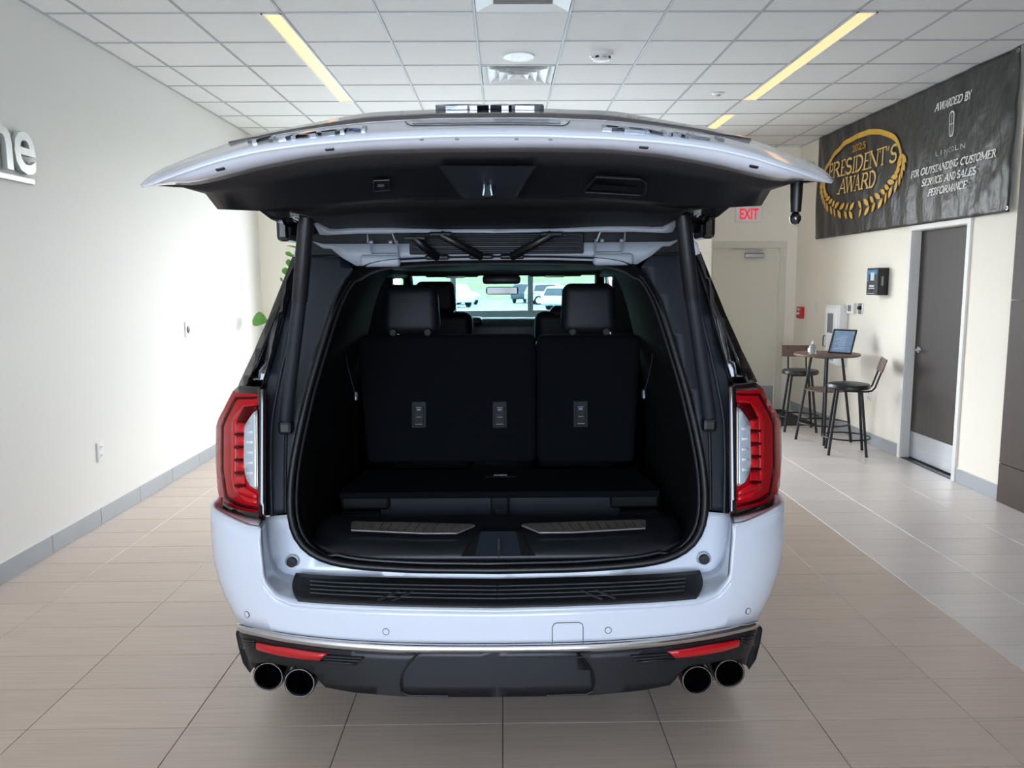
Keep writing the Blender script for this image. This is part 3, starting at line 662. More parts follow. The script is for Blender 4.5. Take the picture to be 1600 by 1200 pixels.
def parked(loc, rz, col, label, L=4.8, Hh=1.75, tail=True):
    c = empty('parked_car', loc, rz, label, 'car', 'cars in the car park'); mt = M('paint_'+col, col, .25, coat=.6)
    prof = [(-.5,.28),(-.5,.55),(-.485,.60),(-.42,.97),(-.33,1.0),(.05,1.0),(.18,.60),(.44,.53),(.5,.42),(.5,.22),(-.45,.2)]
    bm = MB().prism([(x*L, z*Hh) for x, z in prof], 1.84, lambda u, v, w: Vector((u, w-.92, v)))
    for i, v in enumerate(bm.v):
        if v[2] > .7*Hh: bm.v[i] = (v[0], v[1]*.80, v[2])
    o = bm.build('body', mt, c); o.modifiers.new('b','BEVEL').width = .06; o.modifiers['b'].segments = 2
    for s in (-1, 1):
        MB().prism([(x*L, z*Hh) for x, z in ((-.40,.64),(-.36,.92),(-.04,.94),(.10,.63))], .02, lambda u, v, w: Vector((u, s*(.93-.145*max(0, (v-.6*Hh)/(.4*Hh))+w-.012), v))).build('side_window', m_cwin, c)
    MB().prism([(-.72,.63*Hh),(.72,.63*Hh),(.62,.92*Hh),(-.62,.92*Hh)], .02, lambda u, v, w: Vector((-.487*L+(v/Hh-.6)*.17*L-.012-w, u, v))).build('rear_window', m_cwin, c)
    for s in (-1, 1):
        MB().rbox((-.488*L,s*.78,.5*Hh), (.10,.22,.2), .03, 2).build('tail_lamp', m_red, c)
        MB().rbox((.485*L,s*.72,.43*Hh), (.12,.3,.13), .03, 2).build('head_lamp', m_white, c)
        for x in (-.31, .31):
            w = MB().lathe([(0,s*.80),(.36,s*.80),(.37,s*.86),(.37,s*.93),(.34,s*.95),(.24,s*.955),(0,s*.94)], (x*L,0,.36), 'y', 20).build('wheel', m_tyre, c, True)
            MB().lathe([(0,s*.945),(.24,s*.958),(.25,s*.965),(.2,s*.96),(0,s*.968)], (x*L,0,.36), 'y', 16).build('rim', m_crim, w, True)
    return c
G0 = -.05
def spot(px, d): p = atY(px, 446, d); return (p.x, d, G0)
parked(spot(866, 66), math.radians(8), '#b9c3ca', 'white parked SUV side-on with bright alloy wheel')
parked(spot(826, 72), math.radians(70), '#3c4653', 'dark grey parked SUV seen from behind')
parked(spot(895, 52), math.radians(50), '#c3cbd0', 'white parked car with red tail lamp in front row', 4.6, 1.55)
parked(spot(716, 68), math.radians(-60), '#aab6bc', 'silver white parked car before the grass bank')
parked(spot(700, 60), math.radians(-55), '#c0c8cc', 'white parked car at the end of the row', 4.7, 1.7)
parked(spot(935, 74), math.radians(60), '#6f8ba6', 'pale blue parked SUV behind the white ones')

# ================================================================== the SUV
CAR_LOC = Vector((-.028, 2.40, 0)); CAR_RZ = -.0105
car = empty('suv', CAR_LOC, CAR_RZ, 'white large SUV with open tailgate parked on the showroom floor', 'car')
CM = Matrix.Translation(CAR_LOC) @ Matrix.Rotation(CAR_RZ, 4, 'Z'); CI = CM.inverted()
CO = CI @ CAM
def cray(px, py): return (CI.to_3x3() @ ray(px, py))
def hit(px, py, f):
    """where the photograph's ray meets the car surface y=f(|x|,z), car coordinates, right-hand side"""
    d = cray(px, py)
    P_ = lambda y: CO + d*((y-CO.y)/d.y)
    g = lambda y: (lambda p: y-f(abs(p.x), p.z))(P_(y))
    lo = -.9; hi = None; y = lo
    while y < 1.6:
        if g(y) >= 0: hi = y; break
        lo = y; y += .02
    if hi is None: hi = .45; lo = .45
    for _ in range(24):
        m = (lo+hi)/2
        if g(m) >= 0: hi = m
        else: lo = m
    p = P_(hi)
    return (abs(p.x), p.z)
def hits(pts, f): return [hit(a, b, f) for a, b in pts]
def hitz(px, py, z): d = cray(px, py); p = CO + d*((z-CO.z)/d.z); return (abs(p.x), p.y)
def hity(px, py, y): d = cray(px, py); p = CO + d*((y-CO.y)/d.y); return (p.x, p.z)
def interp(x, xs, ys):
    if x <= xs[0]: return ys[0]
    for a, b, c, d in zip(xs, xs[1:], ys, ys[1:]):
        if x <= b: return c + (d-c)*(x-a)/((b-a) or 1)
    return ys[-1]
def resample(pts, n):
    P = [Vector(p) for p in pts]; L = [0]
    for a, b in zip(P, P[1:]): L.append(L[-1]+(b-a).length)
    return [Vector([interp(L[-1]*k/(n-1), L, [p[i] for p in P]) for i in range(len(P[0]))]) for k in range(n)]

m_paint = M('car_paint_white', '#d9dee8', .3, coat=.8, spec=.5)
m_gloss = M('gloss_black', '#0b0a0a', .12, coat=1.)
m_trim = M('dark_trim_plastic', '#14161b', .42, bump=(300, .12, .001))
m_fascia = M('grey_black_fascia', '#101217', .42, bump=(300, .1, .001))
m_pad = M('step_pad_rubber', '#17181b', .5)
m_inner = M('interior_black', '#060709', .6, spec=.35)
m_jamb = M('jamb_dark', '#1c2129', .5)
m_carpet = M('seat_carpet', '#0b0d11', .95, spec=.1, bump=(500, .3, .001))
m_leather = M('black_leather', '#0b0f15', .55, spec=.3, bump=(400, .15, .001))
m_rib = M('pad_rib', '#2c2e33', .4)
m_seal = M('rubber_seal', '#0c0c0e', .4)
m_slate = M('slate_panel', '#181f29', .55)
m_flange = M('white_flange_shaded', '#9aa1aa', .45)  # white paint of the flanges, with its shade put into the grey
m_redl = M('red_lens', '#b00716', .25, coat=.08, spec=.25)
m_redd = M('red_lens_dark', '#4c0308', .4, spec=.1)
m_redb = M('red_light_guide', '#bd0d18', .3, coat=.1, emis=(.5,.0,.01), es=.05)
m_clear = M('clear_lens', '#b3bcc4', .1, coat=1., spec=.7)
m_smoke = M('smoked_lens', '#150507', .08, coat=1.)
m_reflect = M('red_reflector', '#b80d18', .2, coat=.6, bump=(600, .3, .001))
m_tint = glass('privacy_glass', (.16, .17, .17)); m_sideg = glass('side_glass', (.34, .40, .38)); m_wind = glass('windscreen_glass', (.48, .60, .61))
m_metal = M('zinc_bracket', '#9aa4ae', .35, metal=.6)

AW, BW, NW = 1.022, .37, 2.6          # rear corner in plan
def plany(x): x = min(abs(x), AW*.9999); return BW*(1-(1-(x/AW)**NW)**(1/NW))
def shr(z): return interp(z, [.28,.42,.48,.55,.63,.72,.80], [.25,.15,.11,.07,.03,.008,0])
def fb(x, z, off=0.):
    xe = x + shr(z)*(x/AW)**4
    return plany(xe) + (.16*max(0, z-.62)**2) + off
def planpt(t, z, out=0.):
    a = t*PI/2; x = AW*math.sin(a)**(2/NW); y = BW*(1-math.cos(a)**(2/NW))
    return (x-shr(z)*(x/AW)**4, y+.16*max(0, z-.62)**2)
def colgrid(name, xs_, ztop, zbot, mat, parent, rows=6, off=0., bulge=0., th=.012):
    """bumper surface: columns at x, between two heights, over the full width"""
    vs = []; fs = []; X = sorted(set([-x for x in xs_]+list(xs_)))
    for x in X:
        tt = (2/PI)*math.asin(min(1, (abs(x)/AW))**(NW/2)); a = b = .55
        for _ in range(6): a = ztop(planpt(tt, a)[0]); b = zbot(planpt(tt, b)[0])
        for k in range(rows+1):
            q = k/rows; z = a+(b-a)*q
            px_, py_ = planpt(tt, z)
            nx = max(0, (abs(x)/AW))**3; o = off+bulge*math.sin(PI*q)
            vs.append((math.copysign(px_+nx*o, x) if x else 0, py_-o*(1-nx*.6), z))
    n = rows+1
    for i in range(len(X)-1):
        for k in range(rows): fs.append([i*n+k, i*n+k+1, (i+1)*n+k+1, (i+1)*n+k])
    o = MB().add(vs, fs).build(name, mat, parent, True, fix=False)
    s = o.modifiers.new('s', 'SOLIDIFY'); s.thickness = th; s.offset = -1; return o
def snap0(P): return [(0. if a < .015 else a, b) for a, b in P]
def patch(name, poly, f, mat, parent, th=.008, step=.04, sides=(-1, 1), smooth=True, full=False):
    """polygon in car x,z (right-hand side, mirrored) laid on y=f(|x|,z), with thickness"""
    outs = []
    for s in ((1,) if full else sides):
        bm = bmesh.new(); P = [(s*a, b) for a, b in poly]
        if full: poly = snap0(poly)
        if full: P = list(poly)+[(-a, b) for a, b in reversed(poly) if a > 1e-4]
        fc = bm.faces.new([bm.verts.new((a, 0, b)) for a, b in P])
        fc.normal_update()
        if fc.normal.y > 0: fc.normal_flip()
        for ax in (0, 2):
            c = [v.co[ax] for v in bm.verts]; k = math.ceil(min(c)/step)*step
            while k < max(c)-1e-4:
                bmesh.ops.bisect_plane(bm, geom=bm.verts[:]+bm.edges[:]+bm.faces[:], plane_co=(k,0,0) if ax == 0 else (0,0,k), plane_no=(1,0,0) if ax == 0 else (0,0,1)); k += step
        for v in bm.verts: v.co.y = f(abs(v.co.x), v.co.z)
        me = bpy.data.meshes.new(name); bm.to_mesh(me); bm.free()
        o = link(name, me, mat, parent, smooth, 50)
        if th: m = o.modifiers.new('s', 'SOLIDIFY'); m.thickness = th; m.offset = -1
        outs.append(o)
    return outs if not full else outs[0]
def loft(name, cs, mat, parent, th=0., mirror=True, n=None, split=60, flip=False):
    """surface through contours (lists of car points, right-hand side); mirrored across the car"""
    if n: cs = [resample(c, n) for c in cs]
    if mirror: cs = [[Vector((0 if abs(p[0]) < .012 else p[0], p[1], p[2])) for p in c] for c in cs]
    j0 = mirror and all(abs(c[0][0]) < 1e-6 for c in cs); j1 = mirror and not j0 and all(abs(c[-1][0]) < 1e-6 for c in cs)
    mir = lambda p: Vector((-p[0], p[1], p[2]))
    if j0: cs = [[mir(p) for p in c[:0:-1]]+list(c) for c in cs]
    if j1: cs = [list(c)+[mir(p) for p in c[-2::-1]] for c in cs]
    n = len(cs[0]); outs = []
    for s in ((1, -1) if mirror and not (j0 or j1) else (1,)):
        vs = [(s*p[0], p[1], p[2]) for c in cs for p in c]; fs = []
        for i in range(len(cs)-1):
            for k in range(n-1):
                q = [i*n+k, i*n+k+1, (i+1)*n+k+1, (i+1)*n+k]; fs.append(q if (s > 0) != flip else q[::-1])
        o = MB().add(vs, fs).build(name, mat, parent, True, fix=False, split=split)
        if th: m = o.modifiers.new('s', 'SOLIDIFY'); m.thickness = abs(th); m.offset = 1 if th < 0 else -1
        outs.append(o)
    return outs

# ---- rear bumper: white cover, chrome bar, dark lower fascia
inner_edge = [(403,826),(402,855),(403,882),(410,912),(428,935),(455,947),(520,952),(600,955),(690,957),(777,958)]
ie = hits(inner_edge, fb); ie_s = sorted(ie)
tl_bot = sorted(hits([(345,795),(360,801),(380,807),(408,812)], lambda x, z: .27+.16*max(0,(x-.8)/.2)**2))
led = hits([(403,824),(385,821),(365,813),(350,806),(343,802),(338,799)], fb); led_s = sorted(led)
zt_x = [p[0] for p in ie_s if p[0] < led_s[0][0]]+[p[0] for p in led_s]+[1.03]; zt_z = [p[1] for p in ie_s if p[0] < led_s[0][0]]+[p[1] for p in led_s]+[led_s[-1][1]]
ch_top = sorted(hits([(368,983),(372,979.5),(377,978),(400,981),(440,988),(530,998.5),(620,1003.6),(700,1005),(777,1005)], fb))
ch_bot = sorted(hits([(368,988),(375,991),(390,993.5),(410,997),(470,1007.5),(530,1015),(620,1021),(700,1020),(777,1020)], fb))
ctx, ctz = [p[0] for p in ch_top], [p[1] for p in ch_top]; cbx, cbz = [p[0] for p in ch_bot], [p[1] for p in ch_bot]
XS = [AW*math.sin(k/60*PI/2)**(2/NW) for k in range(61)]
XSB = sorted(set([round(x, 4) for x in XS]+[round(p[0], 4) for p in ie]))
XS2 = sorted(set([k*.008 for k in range(115)]+[.92+.004*k for k in range(26)]))
bump_bot = lambda x: interp(x, ctx+[.96,1.0,1.03], ctz+[ctz[-1]-.005,.455,.45])
bc = colgrid('bumper_cover', XSB, lambda x: interp(x, zt_x, zt_z), bump_bot, m_paint, car, 8, th=.02)
xe_chrome = ctx[-1]
xact = lambda x, z=.46: x-shr(z)*(x/AW)**4
xch = [x for x in XS2 if xact(x, .47) < xe_chrome+.002]
colgrid('chrome_bar', xch, lambda x: interp(x, ctx, ctz), lambda x: interp(x, cbx, cbz), m_chrome, car, 5, .004, .012)
fl_b = hits([(369,990),(373,1010),(380,1035),(391,1051),(395,1040),(396,1034),(420,1034),(449,1040),(478,1044),(494,1054),(500,1064),(509,1073),(554,1081),(629,1087),(700,1088),(777,1088)], lambda x, z: fb(x, z, .01))
patch('lower_fascia', ch_bot+fl_b, lambda x, z: fb(x, z, .006), m_fascia, car, .03, .03, full=True)
hc = hits([(777,1019),(660,1019),(652,1021),(640,1035),(628,1055),(625,1068),(627,1082),(638,1087.5),(700,1088.5),(777,1089)], lambda x, z: fb(x, z, -.012))
hcv = patch('hitch_cover', hc, lambda x, z: fb(x, z, -.010), m_fascia, car, .02, .05, full=True)
MB().tube([(math.copysign(a, s)*1, fb(a, z, -.0115), z) for s in (1,) for a, z in [(x/100, hc[0][1]-.022) for x in range(0, 31, 3)]] , .0025, 6).build('edge_line', m_trim, hcv)
for s in (-1, 1): MB().tube([(s*a, fb(a, z, -.009), z) for a, z in hc[1:-1]], .003, 6).build('cover_gap', m_seal, hcv)
rf = hits([(400.5,1004),(446,1011.5),(512,1021),(500,1031),(470,1029),(400.5,1014)], fb)
patch('reflector', rf, lambda x, z: fb(x, z, -.004), m_reflect, car, .01, .03)
for k in range(3):
    q = hits([(506-k*3,1023.5+k*4),(569-k*5,1027+k*4.5),(567-k*5,1030+k*4.5),(505-k*3,1026.5+k*4)], fb); patch('vent_rib', q, lambda x, z: fb(x, z, -.004), m_trim, car, .01, .05)
    q = hits([(377,998+k*3.2),(397,1001+k*3.4),(397,1003+k*3.4),(377,1000+k*3.2)], fb); patch('vent_rib', q, lambda x, z: fb(x, z, -.004), m_trim, car, .01, .05)
# jamb below the opening, bevel and step shelf (white)
def yop(z): return .25+.33*(z-.69)
def fj(x, z): return yop(z)+.012
jam = [(411,808),(413,825),(416,850),(421,872),(430,891),(446,902),(520,908),(600,911),(690,913),(777,914)]
jh = hits(jam, fj)
J = [Vector((a, fj(a, b), b)) for a, b in jh]; Bd = [Vector((a, fb(a, b), b)) for a, b in ie]
nn = 48; Jr, Br = resample(J, nn), resample(Bd, nn)
mid = [a*.72+b*.28-Vector((0, 0, .004)) for a, b in zip(Jr, Br)]; mid2 = [a*.2+b*.8+Vector((0, .0, -.001)) for a, b in zip(Jr, Br)]
loft('step_shelf', [Jr, mid, mid2, Br], m_paint, car, .01, split=80, flip=True)
jpoly = hits([(777,884),(650,883),(560,878),(514,870),(484,855),(466,832),(459,803)], fj)+jh
patch('lower_jamb', jpoly, fj, m_paint, car, .01, .05, full=True)
# step pad with ribs
pf = hits([(468,944),(490,946),(520,948),(600,952),(690,954.5),(777,955.5)], lambda x, z: fb(x, z, .03))
pb = hits([(461,907),(485,909.5),(520,912),(600,914.5),(690,916),(777,917)], lambda x, z: fj(x, z)-.05)
PF = resample([Vector((a, fb(a, b, .018), b+.004)) for a, b in pf], 30); PB = resample([Vector((a, fj(a, b)-.035, b+.004)) for a, b in pb], 30)
cs = []
for k in range(7): cs.append([b+(a-b)*(k/6)+Vector((.016*math.sin(PI*k/6)*max(0, 1-i/3), -.002, .008)) for i, (a, b) in enumerate(zip(PF, PB))])
pad = loft('step_pad', cs, m_pad, car, .012, flip=True)
for pobj, s in ((pad[0], 1), (pad[0], -1)):
    for k in (1, 2, 3, 4):
        c = [b+(a-b)*(.14+.15*k)+Vector((0, -.004, .021)) for a, b in zip(PF, PB)]
        MB().tube([(s*p.x, p.y, p.z) for p in c[2:]], .0035, 6).build('rib', m_rib, pobj, True)
    i0, i1 = 12, 15
    a, b = PF[i0], PB[i1]
    MB().tube([(s*q.x, q.y, q.z+.020) for q in (a*.9+PB[i0]*.1, b*.45+PF[i1]*.55)], .006, 6).build('diagonal_rib', m_rib, pobj, True)
    MB().tube([(s*q.x, q.y, q.z+.020) for q in (PF[i0+2]*.9+PB[i0+2]*.1, PB[i1+2]*.45+PF[i1+2]*.55)], .006, 6).build('diagonal_rib', m_rib, pobj, True)
# sensors, tow-eye cover, rubber stops
for px_, py_ in ((386,960),(603,987)):
    x, z = hit(px_, py_, fb)
    for s in (-1, 1):
        y = fb(x, z); nrm = Vector((s*(fb(x+.01, z)-fb(x-.01, z))/.02, -1, 0)).normalized(); q = Vector((0,0,1)).rotation_difference(nrm).to_matrix()
        mb = MB().lathe([(0,.001),(.0095,.001),(.0095,-.004)], n=18); o = MB().add([q @ Vector(v)+Vector((s*x, y, z)) for v in mb.v], mb.f).build('parking_sensor', m_paint, car, True)
        mb = MB().lathe([(.0095,.0012),(.0115,.0012),(.0115,-.003),(.0095,-.003)], n=18, close=True); MB().add([q @ Vector(v)+Vector((s*x, y, z)) for v in mb.v], mb.f).build('ring_gap', m_trim, o, True)
tc_ = hits([(863,1003),(863,980),(866,974.5),(871,973),(905,972.5),(910,975),(911,980),(911,1001)], fb)
MB().tube([(a, fb(a, b, -.0003), b) for a, b in tc_], .0013, 5).build('tow_cover_seam', m_trim, car)
x, z = hit(457, 877, fj)
for s in (-1, 1):
    o = MB().lathe([(0,-.016),(.017,-.016),(.019,-.010),(.019,0)], (s*x, fj(x, z), z), 'y', 20).build('rubber_stop', m_seal, car, True)
    MB().lathe([(.019,-.006),(.026,-.004),(.026,0),(.019,0)], (s*x, fj(x, z), z), 'y', 20, True).build('collar', m_flange, o, True)
# exhaust tips
m_exh = M('black_chrome', '#26272b', .18, metal=.9)
for px_, py_, y_, r_ in ((419,1057,.235,.056), (468,1067,.145,.055)):
    cx_, cz_ = hity(px_, py_, y_); cx_ = abs(cx_)
    for s in (-1, 1):
        o = MB().lathe([(r_*.80,.02),(r_*.80,.003),(r_*.86,0),(r_*.97,0),(r_,.006),(r_*1.02,.05),(r_*1.0,.18),(r_*.6,.24),(r_*.6,.45),(r_*.5,.45),(r_*.5,.16),(r_*.78,.12)], (s*cx_, y_, cz_), 'y', 32, True).build('exhaust_tip', m_exh, car, True)
        MB().tube([(s*cx_+math.cos(2*PI*k/32)*r_*.9, y_-.001, cz_+math.sin(2*PI*k/32)*r_*.9) for k in range(32)], .0018, 6, True).build('rim_edge', m_chrome, o, True)
        MB().lathe([(0,0),(r_*.8,0),(r_*.8,.01),(0,.01)], (s*cx_, y_+.14, cz_), 'y', 24).build('baffle', m_seal, o)

# ---- tail lamps
def ft(x, z): return .275+.18*(z-.87)+.12*max(0, (x-.79)/.2)**2
def fto(o): return lambda x, z: ft(x, z)-o
TL = lambda pts: hits(pts, ft)
outer = [(405,607),(374,604),(364,611),(352,634),(341,655),(337.5,666),(337,720),(340,765),(344,783),(351,794),(380,803),(405,808),(408,803),(408,620)]
tls = patch('tail_lamp', TL(outer), ft, m_redl, car, .03, .03)
lb = hits([(410,811),(395,808.5),(380,805.5),(366,802),(355,798.5),(348,794),(343,787)], ft)
L0 = resample([Vector((a, ft(a, b)+.004, b)) for a, b in lb], 20); L1 = resample([Vector((a, fb(a, b), b)) for a, b in led], 20)
loft('bumper_ledge', [L0, [a*.55+b*.45+Vector((0,0,.006)) for a, b in zip(L0, L1)], L1], m_paint, car, .008, split=80, flip=True)
def lens(name, pts, mat, o, th=.006, step=.03):
    P = TL(pts)
    for t_o, s in zip(tls, (-1, 1)): patch(name, P, fto(o), mat, t_o, th, step, sides=(s,))
lens('smoked_cap', [(407,604),(374,602),(366,609),(369,613),(408,616)], m_smoke, .003)
lens('smoked_base', [(349,783),(356,790),(378,797),(406,801),(410,815),(380,810),(352,802),(344,790)], m_smoke, .004)
lens('smoked_edge', [(403.5,607),(414,607),(415,812),(405,815)], m_smoke, .006)
lens('lens_groove', [(367,620),(402,619),(402,623),(370,624),(353,657),(349,668),(349,735),(355,774),(370,784),(403,792),(403,797),(368,789),(351,778),(345,736),(345,666),(349,655)], m_redd, .0012, .002)
lens('light_guide', [(381,632),(402,630),(402,637),(385,639),(373,652),(369,662),(368,745),(372,765),(385,776),(402,780),(402,787),(382,782),(366,768),(362,746),(362,661),(366,649)], m_redb, .006)
lens('dark_cell', [(382,635),(402,633),(402,641),(388,652),(383,661),(370,659)], m_redd, .0065)
for k in range(5):
    y0 = 662+k*20; lens('lamp_segment', [(369.5,y0),(383,y0),(383,y0+13),(369.5,y0+13)], m_redb, .008, .005)
    lens('segment_gap', [(367,y0+14),(383,y0+14),(383,y0+18),(367,y0+18)], m_redd, .0085, .005)
lens('lower_cell', [(371,763),(383,760),(402,772),(402,780),(386,775),(374,771)], m_redb, .008)
lens('reverse_lamp', [(403,640),(397,644),(388,657),(383,666),(382,720),(384,740),(387,749),(392,758),(402,764),(404,760)], m_clear, .009)
for k in range(5): lens('reverse_lamp_rib', [(386,672+k*16),(396,672+k*16),(396,676+k*16),(386,676+k*16)], M('lens_rib','#eef3f6',.2), .011, .003)
lens('reverse_lamp_bezel', [(400.5,642),(403.5,640),(404.5,762),(402,763)], M('bezel_silver','#b9b3a6',.3,metal=.5), .012, .003)

# ---- rear pillars and dark jamb beside the opening
def fp(x, z): return .30+.36*(z-.87)*.9+.10*max(0, (x-.78)/.2)**2
pil = [(372,602),(407,606),(425,548),(450,458),(471,395),(458,398),(443,437),(420,495),(395,553)]
patch('rear_pillar', hits(pil, fp), fp, m_gloss, car, .02, .05)
seal_px = [(777,890),(650,889),(560,884),(510,876),(478,860),(460,836),(453,800),(456,740),(467,680),(483,610),(498,560),(516,500),(531,460),(549,431),(573,415),(620,408),(700,405),(777,404)]
SL = [(a, yop(b), b) for a, b in hits(seal_px, lambda x, z: yop(z))]
def smooth_(pts, n):
    P = resample(pts, n)
    for _ in range(2): P = [P[0]]+[(a+b*2+c)/4 for a, b, c in zip(P, P[1:], P[2:])]+[P[-1]]
    return P
SR = smooth_(SL, 60)
fjd = lambda x, z: yop(z)+.02+.10*max(0, x-.72)
jd = hits([(411,806),(410,612),(428,548),(453,458),(472,396),(487,379),(517,388),(540,405),(552,420),(536,455),(505,530),(484,600),(468,680),(457,740),(453,800)], fjd)
patch('jamb_panel', jd, fjd, m_jamb, car, .015, .05)
for pts, r_ in (([(425,812),(423,735),(424,660),(437,590),(460,490)], .007), ([(446,800),(446,740),(447,680),(455,620)], .006), ([(464,770),(470,690),(489,605),(520,510),(545,455)], .004)):
    P = smooth_([(a, fjd(a, b)-.004, b) for a, b in hits(pts, fjd)], 24)
    for s in (-1, 1): MB().tube([(s*p.x, p.y, p.z) for p in P], r_, 8).build('drip_channel', m_jamb if r_ > .0065 else m_seal, car, True)
P2 = [Vector((p.x, p.y-.006, p.z)) for p in SR]
full = [Vector((-p.x, p.y, p.z)) for p in P2[::-1]][:-1]+P2
full_loop = [Vector((p.x, p.y, p.z)) for p in P2]+[Vector((-p.x, p.y, p.z)) for p in P2[-2:0:-1]]
MB().tube(full_loop, .014, 10, True).build('weather_seal', m_seal, car, True)
def inset(P, d, dy): 
    c = Vector((0, 0, 1.25)); return [Vector((p.x*(1-d/max(.3, abs(p.x))) if abs(p.x) > d else p.x*.9, p.y+dy, p.z+(d if p.z < .95 and abs(p.x) < .62 else -d if p.z > 1.7 else 0))) for p in P]
IN1 = inset(SR, .018, .03)
MB().tube([Vector((p.x, p.y-.02, p.z)) for p in IN1]+[Vector((-p.x, p.y-.02, p.z)) for p in IN1[-2:0:-1]], .006, 8, True).build('inner_seal_lip', m_trim, car, True)
# interior side trim tunnel from the opening to beyond the third row
def ring_at(y, xo, zb, zt):
    out = []
    for p in SR:
        zz_ = (p.z-SR[0].z)/(SR[-1].z-SR[0].z); w = interp(p.z, [.7,.9,1.45,1.75,1.8], [.72,.73,.70,.60,.52])
        out.append(Vector((min(p.x*1.0, xo*w/.73) if p.x > .55 or zz_ > .5 else p.x, y, zb+(zt-zb)*zz_)))
    return out
loft('cargo_side_trim', [SR, IN1, [Vector((p.x, p.y+.15, p.z)) for p in ring_at(.30, .735, .66, 1.79)] if False else ring_at(.52, .725, .64, 1.79), ring_at(.80, .72, .60, 1.80), ring_at(1.45, .72, .60, 1.81)], m_inner, car, split=70)
# ---- cargo area
sill = [(.285,.712),(.295,.735),(.33,.762),(.38,.782),(.46,.794),(.545,.798),(.55,.62)]
cs = [[Vector((x*(1-.03*max(0, k-3)/3), y+.06*max(0, (x-.45)/.25)**2, z+.05*max(0, (x-.50)/.2)**2*(k < 2))) for x in [i*.68/16 for i in range(17)]] for k, (y, z) in enumerate(sill)]
loft('sill_trim', cs, m_trim, car, .006, split=50, flip=False)
def onsill(pts):
    out = []
    for a, b in pts:
        d = cray(a, b); y = .286
        while y < .545:
            p = CO + d*((y-CO.y)/d.y); z = interp(y, [q[0] for q in sill], [q[1] for q in sill])
            if p.z <= z: break
            y += .001
        x = abs(p.x)
        out.append(Vector((x, y, z+.012)))
    return out
sp = onsill([(549,836),(549,823),(554,821.5),(640,823),(740,825.5),(742,829),(714,841),(660,841)])
sp = [p+Vector((0,0,.002)) for p in sp]
m_scuff = M('scuff_plate', '#5e5850', .5, metal=.2)
for s in (-1, 1):
    P = [Vector((s*p.x, p.y, p.z)) for p in sp]; n = len(P)
    o = MB().add(P+[p+Vector((0,0,.003)) for p in P], [list(range(n)), [n+i for i in range(n)]]+[[i,(i+1) % n,n+(i+1) % n,n+i] for i in range(n)]).build('scuff_plate', m_scuff, car)
    e = [p+Vector((0,0,.004)) for p in (P[0], P[7], P[6], P[5])]; MB().tube(e, .0022, 6).build('polished_edge', m_steel, o)
    for k in range(12):
        q0 = P[0].lerp(P[6], k/12)+Vector((0,.004,.0035)); q1 = P[2].lerp(P[4], k/12*.92+.02)+Vector((0,-.004,.0035)); MB().tube([q0, q1], .0011, 4).build('tread_line', m_steel, o)
rc_ = [hit(a, b, lambda x, z: .30) for a, b in ((720,873),(743,838),(750,835))]
rec = onsill([(720,874),(745,836)])
for k, (pa, pb_) in enumerate([((720,873),(745,836))]):
    z0, z1 = rec[0], rec[1]
    MB().add([Vector((-z0.x,z0.y-.004,z0.z)), Vector((z0.x,z0.y-.004,z0.z)), Vector((z1.x,z1.y,z1.z+.003)), Vector((-z1.x,z1.y,z1.z+.003)),
              Vector((-z0.x*.62,z0.y-.002,z0.z+.002)), Vector((z0.x*.62,z0.y-.002,z0.z+.002)), Vector((z1.x*.8,z1.y-.01,z1.z+.002)), Vector((-z1.x*.8,z1.y-.01,z1.z+.002))],
             [[0,4,7,3],[1,2,6,5],[3,7,6,2],[0,1,5,4]]).build('striker_recess', m_inner, car)
    MB().add([Vector((-z0.x*.62,z0.y-.003,z0.z+.003)), Vector((z0.x*.62,z0.y-.003,z0.z+.003)), Vector((z1.x*.8,z1.y-.01,z1.z+.004)), Vector((-z1.x*.8,z1.y-.01,z1.z+.004))], [[0,1,2,3]]).build('recess_floor', m_slate, car)
st_ = onsill([(777,870),(777,850)])
MB().tube([st_[0]+Vector((0,0,-.01)), st_[0]+Vector((0,-.015,.02)), st_[1]+Vector((0,-.02,.012)), st_[1]], .004, 8).build('latch_striker', m_steel, car, True)
# load floor and the bin under it
zf = .845
lp = [hitz(530,770,zf), hitz(566,742,zf)]
lpoly = [(0, lp[0][1]), lp[0], (lp[0][0]+.004, lp[0][1]+.05), (lp[1][0], 1.12), (0, 1.12)]
lpf = [(-a, b) for a, b in lpoly[1:-1]][::-1]+[(a, b) for a, b in lpoly[1:-1]]
lf = MB().prism(lpf, .028, lambda u, v, w: Vector((u, v, zf-.028+w))).build('load_floor', m_carpet, car)
b_ = lf.modifiers.new('b', 'BEVEL'); b_.width = .006; b_.segments = 2
x_, y_ = hitz(778, 744, zf)
ha = MB().rbox((0,y_,zf+.001), (.14,.05,.006), .003, 1).build('pull_handle', m_trim, lf); MB().rbox((0,y_+.005,zf+.005), (.06,.012,.003), .001, 1).build('print', m_metal, ha)
for s in (-1, 1):
    box('bin_panel', min(s*.035, s*.50), max(s*.035, s*.50), .80, .81, .70, .812, m_slate, car)
    box('bin_side_panel', min(s*.50, s*.66), max(s*.50, s*.66), .76, .80, .70, .745, m_slate, car)
    MB().rbox((s*.56,.79,.785), (.20,.04,.055), .012, 2).build('bin_pocket', m_inner, car)
MB().rbox((0,.79,.76), (.075,.05,.13), .008, 2).build('bin_post', m_inner, car)
MB().rbox((0,.763,.735), (.04,.006,.06), .004, 1).build('bin_latch', m_slate, car)
box('bin_floor', -.70, .70, .47, 1.5, .60, .62, m_inner, car)
